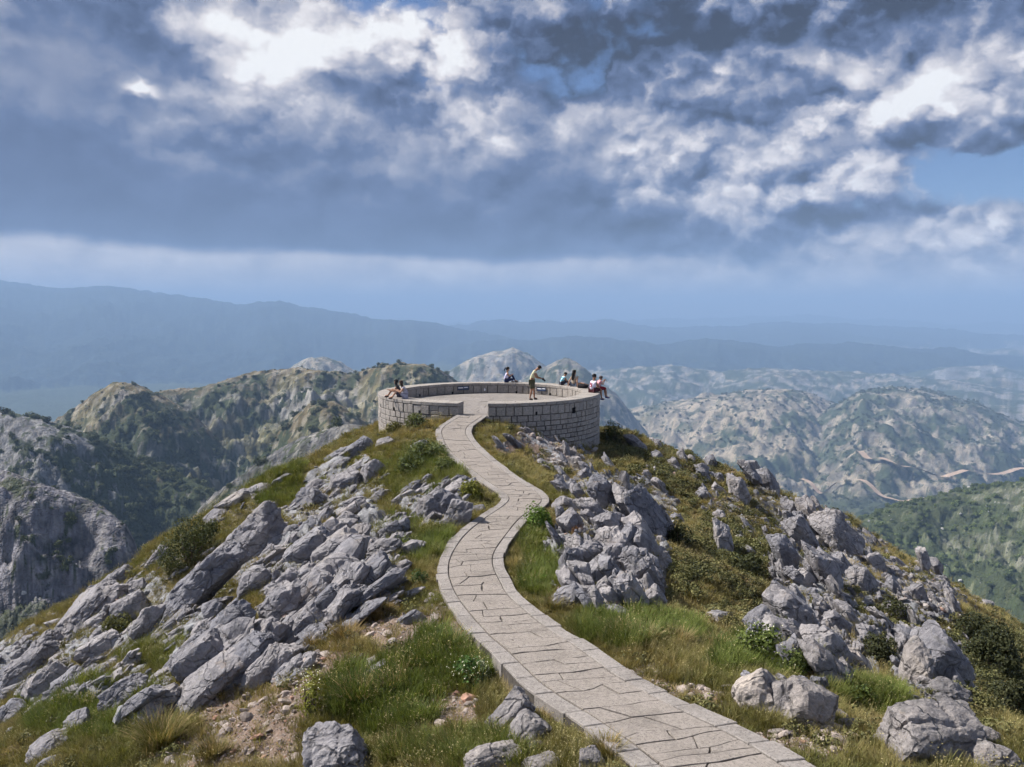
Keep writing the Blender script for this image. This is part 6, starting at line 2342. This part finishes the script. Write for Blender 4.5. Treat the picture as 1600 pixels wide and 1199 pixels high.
G1, G2, G3 = (0.055, 0.085, 0.022), (0.085, 0.12, 0.030), (0.13, 0.15, 0.035)
PLANTS = [
    (288, 892, 96, 62, 'bush', (0.050, 0.060, 0.024), 'dark dense bush rooted above the longest left slab', 'bush', 1.6),
    (318, 858, 50, 34, 'bush', (0.055, 0.066, 0.026), 'small dark bush on the skyline above the larger dark bush', 'bush', 1.0),
    (846, 836, 52, 36, 'bush', (0.075, 0.125, 0.025), 'bright green leafy bush leaning over the path bend', 'bush', 1.0),
    (735, 782, 40, 26, 'bush', (0.13, 0.14, 0.03), 'yellow green bush growing on the big boulder by the path', 'bush', 0.8),
    (666, 726, 62, 32, 'bush', (0.075, 0.095, 0.035), 'grey green bush left of the upper path, nearer the lookout', 'bush', 1.0),
    (640, 748, 56, 30, 'bush', (0.07, 0.09, 0.030), 'broad low bush left of the upper path, second from the lookout', 'bush', 1.0),
    (694, 742, 34, 22, 'bush', (0.08, 0.10, 0.035), 'small round bush touching the kerb of the upper path', 'bush', 0.7),
    (652, 671, 44, 20, 'bush', (0.07, 0.085, 0.03), 'low bush against the left lookout wall', 'bush', 0.7),
    (612, 680, 36, 18, 'bush', (0.10, 0.10, 0.035), 'olive bush at the left corner of the lookout wall', 'bush', 0.6),
    (956, 696, 34, 32, 'bush', (0.055, 0.065, 0.028), 'dark bush against the right lookout wall', 'bush', 0.8),
    (704, 1020, 60, 40, 'tussock', (0.085, 0.115, 0.05), 'grey green grass tussock beside the left kerb', 'grass', 1.2),
    (652, 1050, 56, 36, 'tussock', G1, 'deep green tussock left of the flowering herb', 'grass', 1.0),
    (728, 1075, 66, 34, 'herb', (0.06, 0.115, 0.035), 'white flowered green herb at the foot of the kerb', 'herb', 1.0),
    (752, 1062, 34, 30, 'herb', (0.14, 0.18, 0.11), 'silvery flowering herb pressed against the kerb', 'herb', 0.8),
    (482, 1120, 52, 66, 'herb', (0.16, 0.17, 0.035), 'tall yellow green herb at the edge of the scree', 'herb', 1.1),
    (560, 1110, 90, 56, 'tussock', G1, 'large dark green tussock in the lower left grass', 'grass', 1.6),
    (618, 1090, 70, 46, 'tussock', (0.07, 0.095, 0.03), 'green tussock right of the large dark one', 'grass', 1.2),
    (246, 1172, 92, 62, 'tussock', (0.12, 0.12, 0.04), 'olive tussock at the bottom left beside the scree', 'grass', 1.8),
    (330, 1190, 60, 40, 'tussock', (0.11, 0.10, 0.04), 'low olive tussock in the scree at the bottom edge', 'grass', 1.0),
    (592, 968, 56, 32, 'tussock', (0.17, 0.125, 0.05), 'golden brown tussock left of the path curve', 'grass', 1.2),
    (540, 995, 54, 32, 'tussock', (0.16, 0.12, 0.05), 'brown tussock below the thin pale ledge', 'grass', 1.1),
    (492, 1016, 44, 24, 'tussock', (0.15, 0.12, 0.05), 'small brown tussock on the rock rib above the scree', 'grass', 0.8),
    (655, 918, 34, 22, 'bush', (0.055, 0.09, 0.035), 'small dark green bush on the soil left of the path', 'bush', 0.6),
    (838, 918, 30, 26, 'tussock', (0.075, 0.16, 0.02), 'vivid green tuft right of the path curve', 'grass', 1.0),
    (868, 952, 46, 30, 'tussock', (0.15, 0.15, 0.06), 'pale olive tussock below the vivid green tuft', 'grass', 1.0),
    (968, 1000, 56, 38, 'tussock', (0.10, 0.125, 0.045), 'tall green tussock by the right kerb, the leftmost of the row', 'grass', 1.2),
    (1010, 1008, 60, 42, 'tussock', (0.11, 0.13, 0.05), 'tall green tussock by the right kerb, middle of the row', 'grass', 1.2),
    (1060, 1010, 56, 38, 'tussock', (0.15, 0.135, 0.06), 'straw tipped tussock by the right kerb, last of the row', 'grass', 1.2),
    (1120, 1020, 54, 36, 'tussock', (0.085, 0.115, 0.035), 'green tussock in front of the smooth round boulder', 'grass', 1.1),
    (1190, 1040, 82, 50, 'herb', (0.085, 0.115, 0.030), 'yellow flowered herb mass in front of the big right outcrop', 'herb', 1.5),
    (1246, 1062, 62, 36, 'herb', (0.075, 0.10, 0.030), 'yellow flowered herb trailing down beside the big right outcrop', 'herb', 1.1),
    (1338, 1104, 60, 26, 'bush', (0.06, 0.085, 0.025), 'low green bush behind the fissured rock', 'bush', 0.8),
    (1206, 1112, 22, 20, 'tussock', (0.08, 0.095, 0.06), 'grey green plant growing out of the fissured rock', 'grass', 0.5),
    (1560, 1060, 92, 66, 'bush', (0.036, 0.042, 0.020), 'largest dark bush in the hollow at the right edge', 'bush', 1.6),
    (1525, 1010, 64, 46, 'bush', (0.038, 0.044, 0.021), 'dark bush above the largest one at the right edge', 'bush', 1.1),
    (1588, 1120, 70, 54, 'bush', (0.040, 0.045, 0.022), 'dark bush behind the largest pale boulder', 'bush', 1.2),
    (1380, 1040, 56, 40, 'bush', (0.040, 0.046, 0.022), 'dark bush between the big right outcrop and the bulky boulder', 'bush', 1.0),
    (1400, 975, 50, 30, 'bush', (0.045, 0.05, 0.022), 'dark low bush above the leaning grey slab', 'bush', 0.8),
    (1168, 905, 60, 30, 'bush', (0.045, 0.052, 0.024), 'dark low bush below the lone upright stone', 'bush', 0.9),
    (1060, 850, 44, 26, 'bush', (0.05, 0.055, 0.025), 'dark low bush right of the crag', 'bush', 0.7),
    (902, 848, 22, 14, 'bush', (0.16, 0.085, 0.04), 'rusty heath bush on the crag', 'bush', 0.4),
    (180, 990, 44, 26, 'bush', (0.085, 0.09, 0.03), 'olive bush in the grass pocket of the left skyline', 'bush', 0.7),
    (795, 1150, 40, 34, 'tussock', (0.16, 0.125, 0.06), 'dry tussock between the two cracked stones by the kerb', 'grass', 0.9),
    (846, 1136, 40, 28, 'tussock', (0.16, 0.12, 0.05), 'brown tussock against the left kerb near the bottom', 'grass', 0.9),
    (950, 1190, 60, 40, 'tussock', (0.14, 0.125, 0.05), 'tussock in the bottom corner between rock and path', 'grass', 1.0),
    (700, 1185, 80, 40, 'tussock', (0.11, 0.125, 0.04), 'wide green tussock at the bottom edge right of the pitted rock', 'grass', 1.3),
    (620, 1192, 60, 40, 'tussock', (0.10, 0.115, 0.035), 'green tussock at the bottom edge touching the pitted rock', 'grass', 1.1),
    (1160, 1115, 36, 18, 'tussock', (0.16, 0.14, 0.06), 'dry tuft at the right kerb before the fissured rock', 'grass', 0.7),
]
for a in PLANTS:
    plant(*a)


# ------------------------------------------------------------------ trees and pale crags on the hills beyond
def build_woods():
    r = np.random.default_rng(99)
    src = []
    for i in range(5):
        P, Nn = dome(r, 260, 1.0, 1.25, 7)
        src.append(veg_mesh('far_tree', *leaves(r, P, Nn, 0.23, 1.4), M_LEAF_I))
    PX, Y, Z, rid, veg, x, below = COUNTRY
    names = ['left_ridge', 'left_hump', 'spur', 'forest_slope', 'stony_knob', 'green_hill', 'left_cliff', 'pale_hill', 'scrub_hill']
    ids = [_rn.index(n) for n in names]
    sel = np.isin(rid, ids) & (PX > -60) & (PX < 1680)
    j, i = np.nonzero(sel)
    # area a grid cell covers, so that trees stand evenly on the ground
    dY = np.gradient(Y[:, 0])[j]
    area = dY * (2.52 / FPX) * Y[j, i]
    v = veg[j, i]
    dens = 0.014 * sstep(0.3, 0.9, v) + 0.0010
    rr = rid[j, i]
    dens = np.where(rr == _rn.index('green_hill'), 0.012 * sstep(0.25, 0.9, v) + 0.002, dens)
    dens = np.where(rr == _rn.index('left_cliff'), 0.07 * sstep(0.3, 0.8, v) + 0.006, dens)
    dens = np.where(rr == _rn.index('forest_slope'), 0.024 * sstep(0.35, 0.8, v) + 0.001, dens)
    karst = np.isin(rr, [_rn.index('pale_hill'), _rn.index('scrub_hill')])
    dens = np.where(karst, (0.0016 * sstep(0.2, 0.9, v) + 0.00045) * (PX[j, i] > 900) * (Y[j, i] > 1500) * (Y[j, i] < 3100), dens)
    n = r.poisson(area * dens)
    k = np.repeat(np.arange(len(j)), n)
    cnt = len(k)
    px = PX[j[k], i[k]] + r.uniform(-1.3, 1.3, cnt)
    yy = Y[j[k], i[k]] + r.uniform(-0.5, 0.5, cnt) * dY[k]
    z, _, _ = far_h(px, yy)
    xx = (px - 800) / FPX * yy
    big = rr[k] == _rn.index('left_cliff')
    s = r.uniform(1.3, 3.0, cnt) * np.where(big, 0.6, 1.0) * np.where(v[k] > 0.6, 1.25, 0.75)
    s = np.where(karst[k], r.uniform(3.0, 6.5, cnt), s)
    green = rr[k] == _rn.index('green_hill')
    tint = np.where(green[:, None], np.array((0.095, 0.128, 0.048)), np.array((0.068, 0.084, 0.042))) * r.uniform(0.6, 1.35, cnt)[:, None]
    instancer('far_woodland', np.stack([xx, yy, z - 0.2 * s], -1), r.uniform(0, 6.28, cnt), s, tint, r.integers(0, 5, cnt), src, 'dark scrub and woodland on the hills beyond')
    print('trees', cnt)
    # pale crags
    src = []
    for q in range(5):
        me = rock_mesh('crag', 700 + q, (1, 0.8, 0.7), 2, 1.2)
        me.materials.append(M_SCREE)
        src.append(me)
    dens = 0.0035 * (1 - sstep(0.3, 0.8, v)) * sstep(-0.2, 0.35, fbm2(x[j, i] / 45.0, Y[j, i] / 45.0, 3))
    dens = np.where(rr == _rn.index('green_hill'), 0.0045 * sstep(-0.1, 0.3, fbm2(x[j, i] / 40.0, Y[j, i] / 40.0, 3)), dens)
    dens = np.where(rr == _rn.index('left_cliff'), dens * 10, dens)
    dens = np.where(rr == _rn.index('stony_knob'), dens * 4, dens)
    dens = np.where(karst, 0.0, dens)
    n = r.poisson(area * dens)
    k = np.repeat(np.arange(len(j)), n)
    cnt = len(k)
    px = PX[j[k], i[k]] + r.uniform(-1.3, 1.3, cnt)
    yy = Y[j[k], i[k]] + r.uniform(-0.5, 0.5, cnt) * dY[k]
    z, _, _ = far_h(px, yy)
    s = 0.7 * (1 + r.pareto(2.5, cnt))
    s = np.minimum(s, 3.5) * np.where(rr[k] == _rn.index('left_cliff'), 0.3, 1.0) * np.where(rr[k] == _rn.index('stony_knob'), 0.5, 1.0)
    tint = np.array((0.34, 0.335, 0.33))[None] * r.uniform(0.7, 1.2, cnt)[:, None]
    instancer('far_crags', np.stack([(px - 800) / FPX * yy, yy, z], -1), r.uniform(0, 6.28, cnt), s[:, None] * r.uniform(0.7, 1.4, (cnt, 3)), tint, r.integers(0, 5, cnt), src,
              'pale limestone blocks strewn over the hills beyond', r.normal(0, 0.3, (cnt, 2)))
    print('crags', cnt)


build_woods()
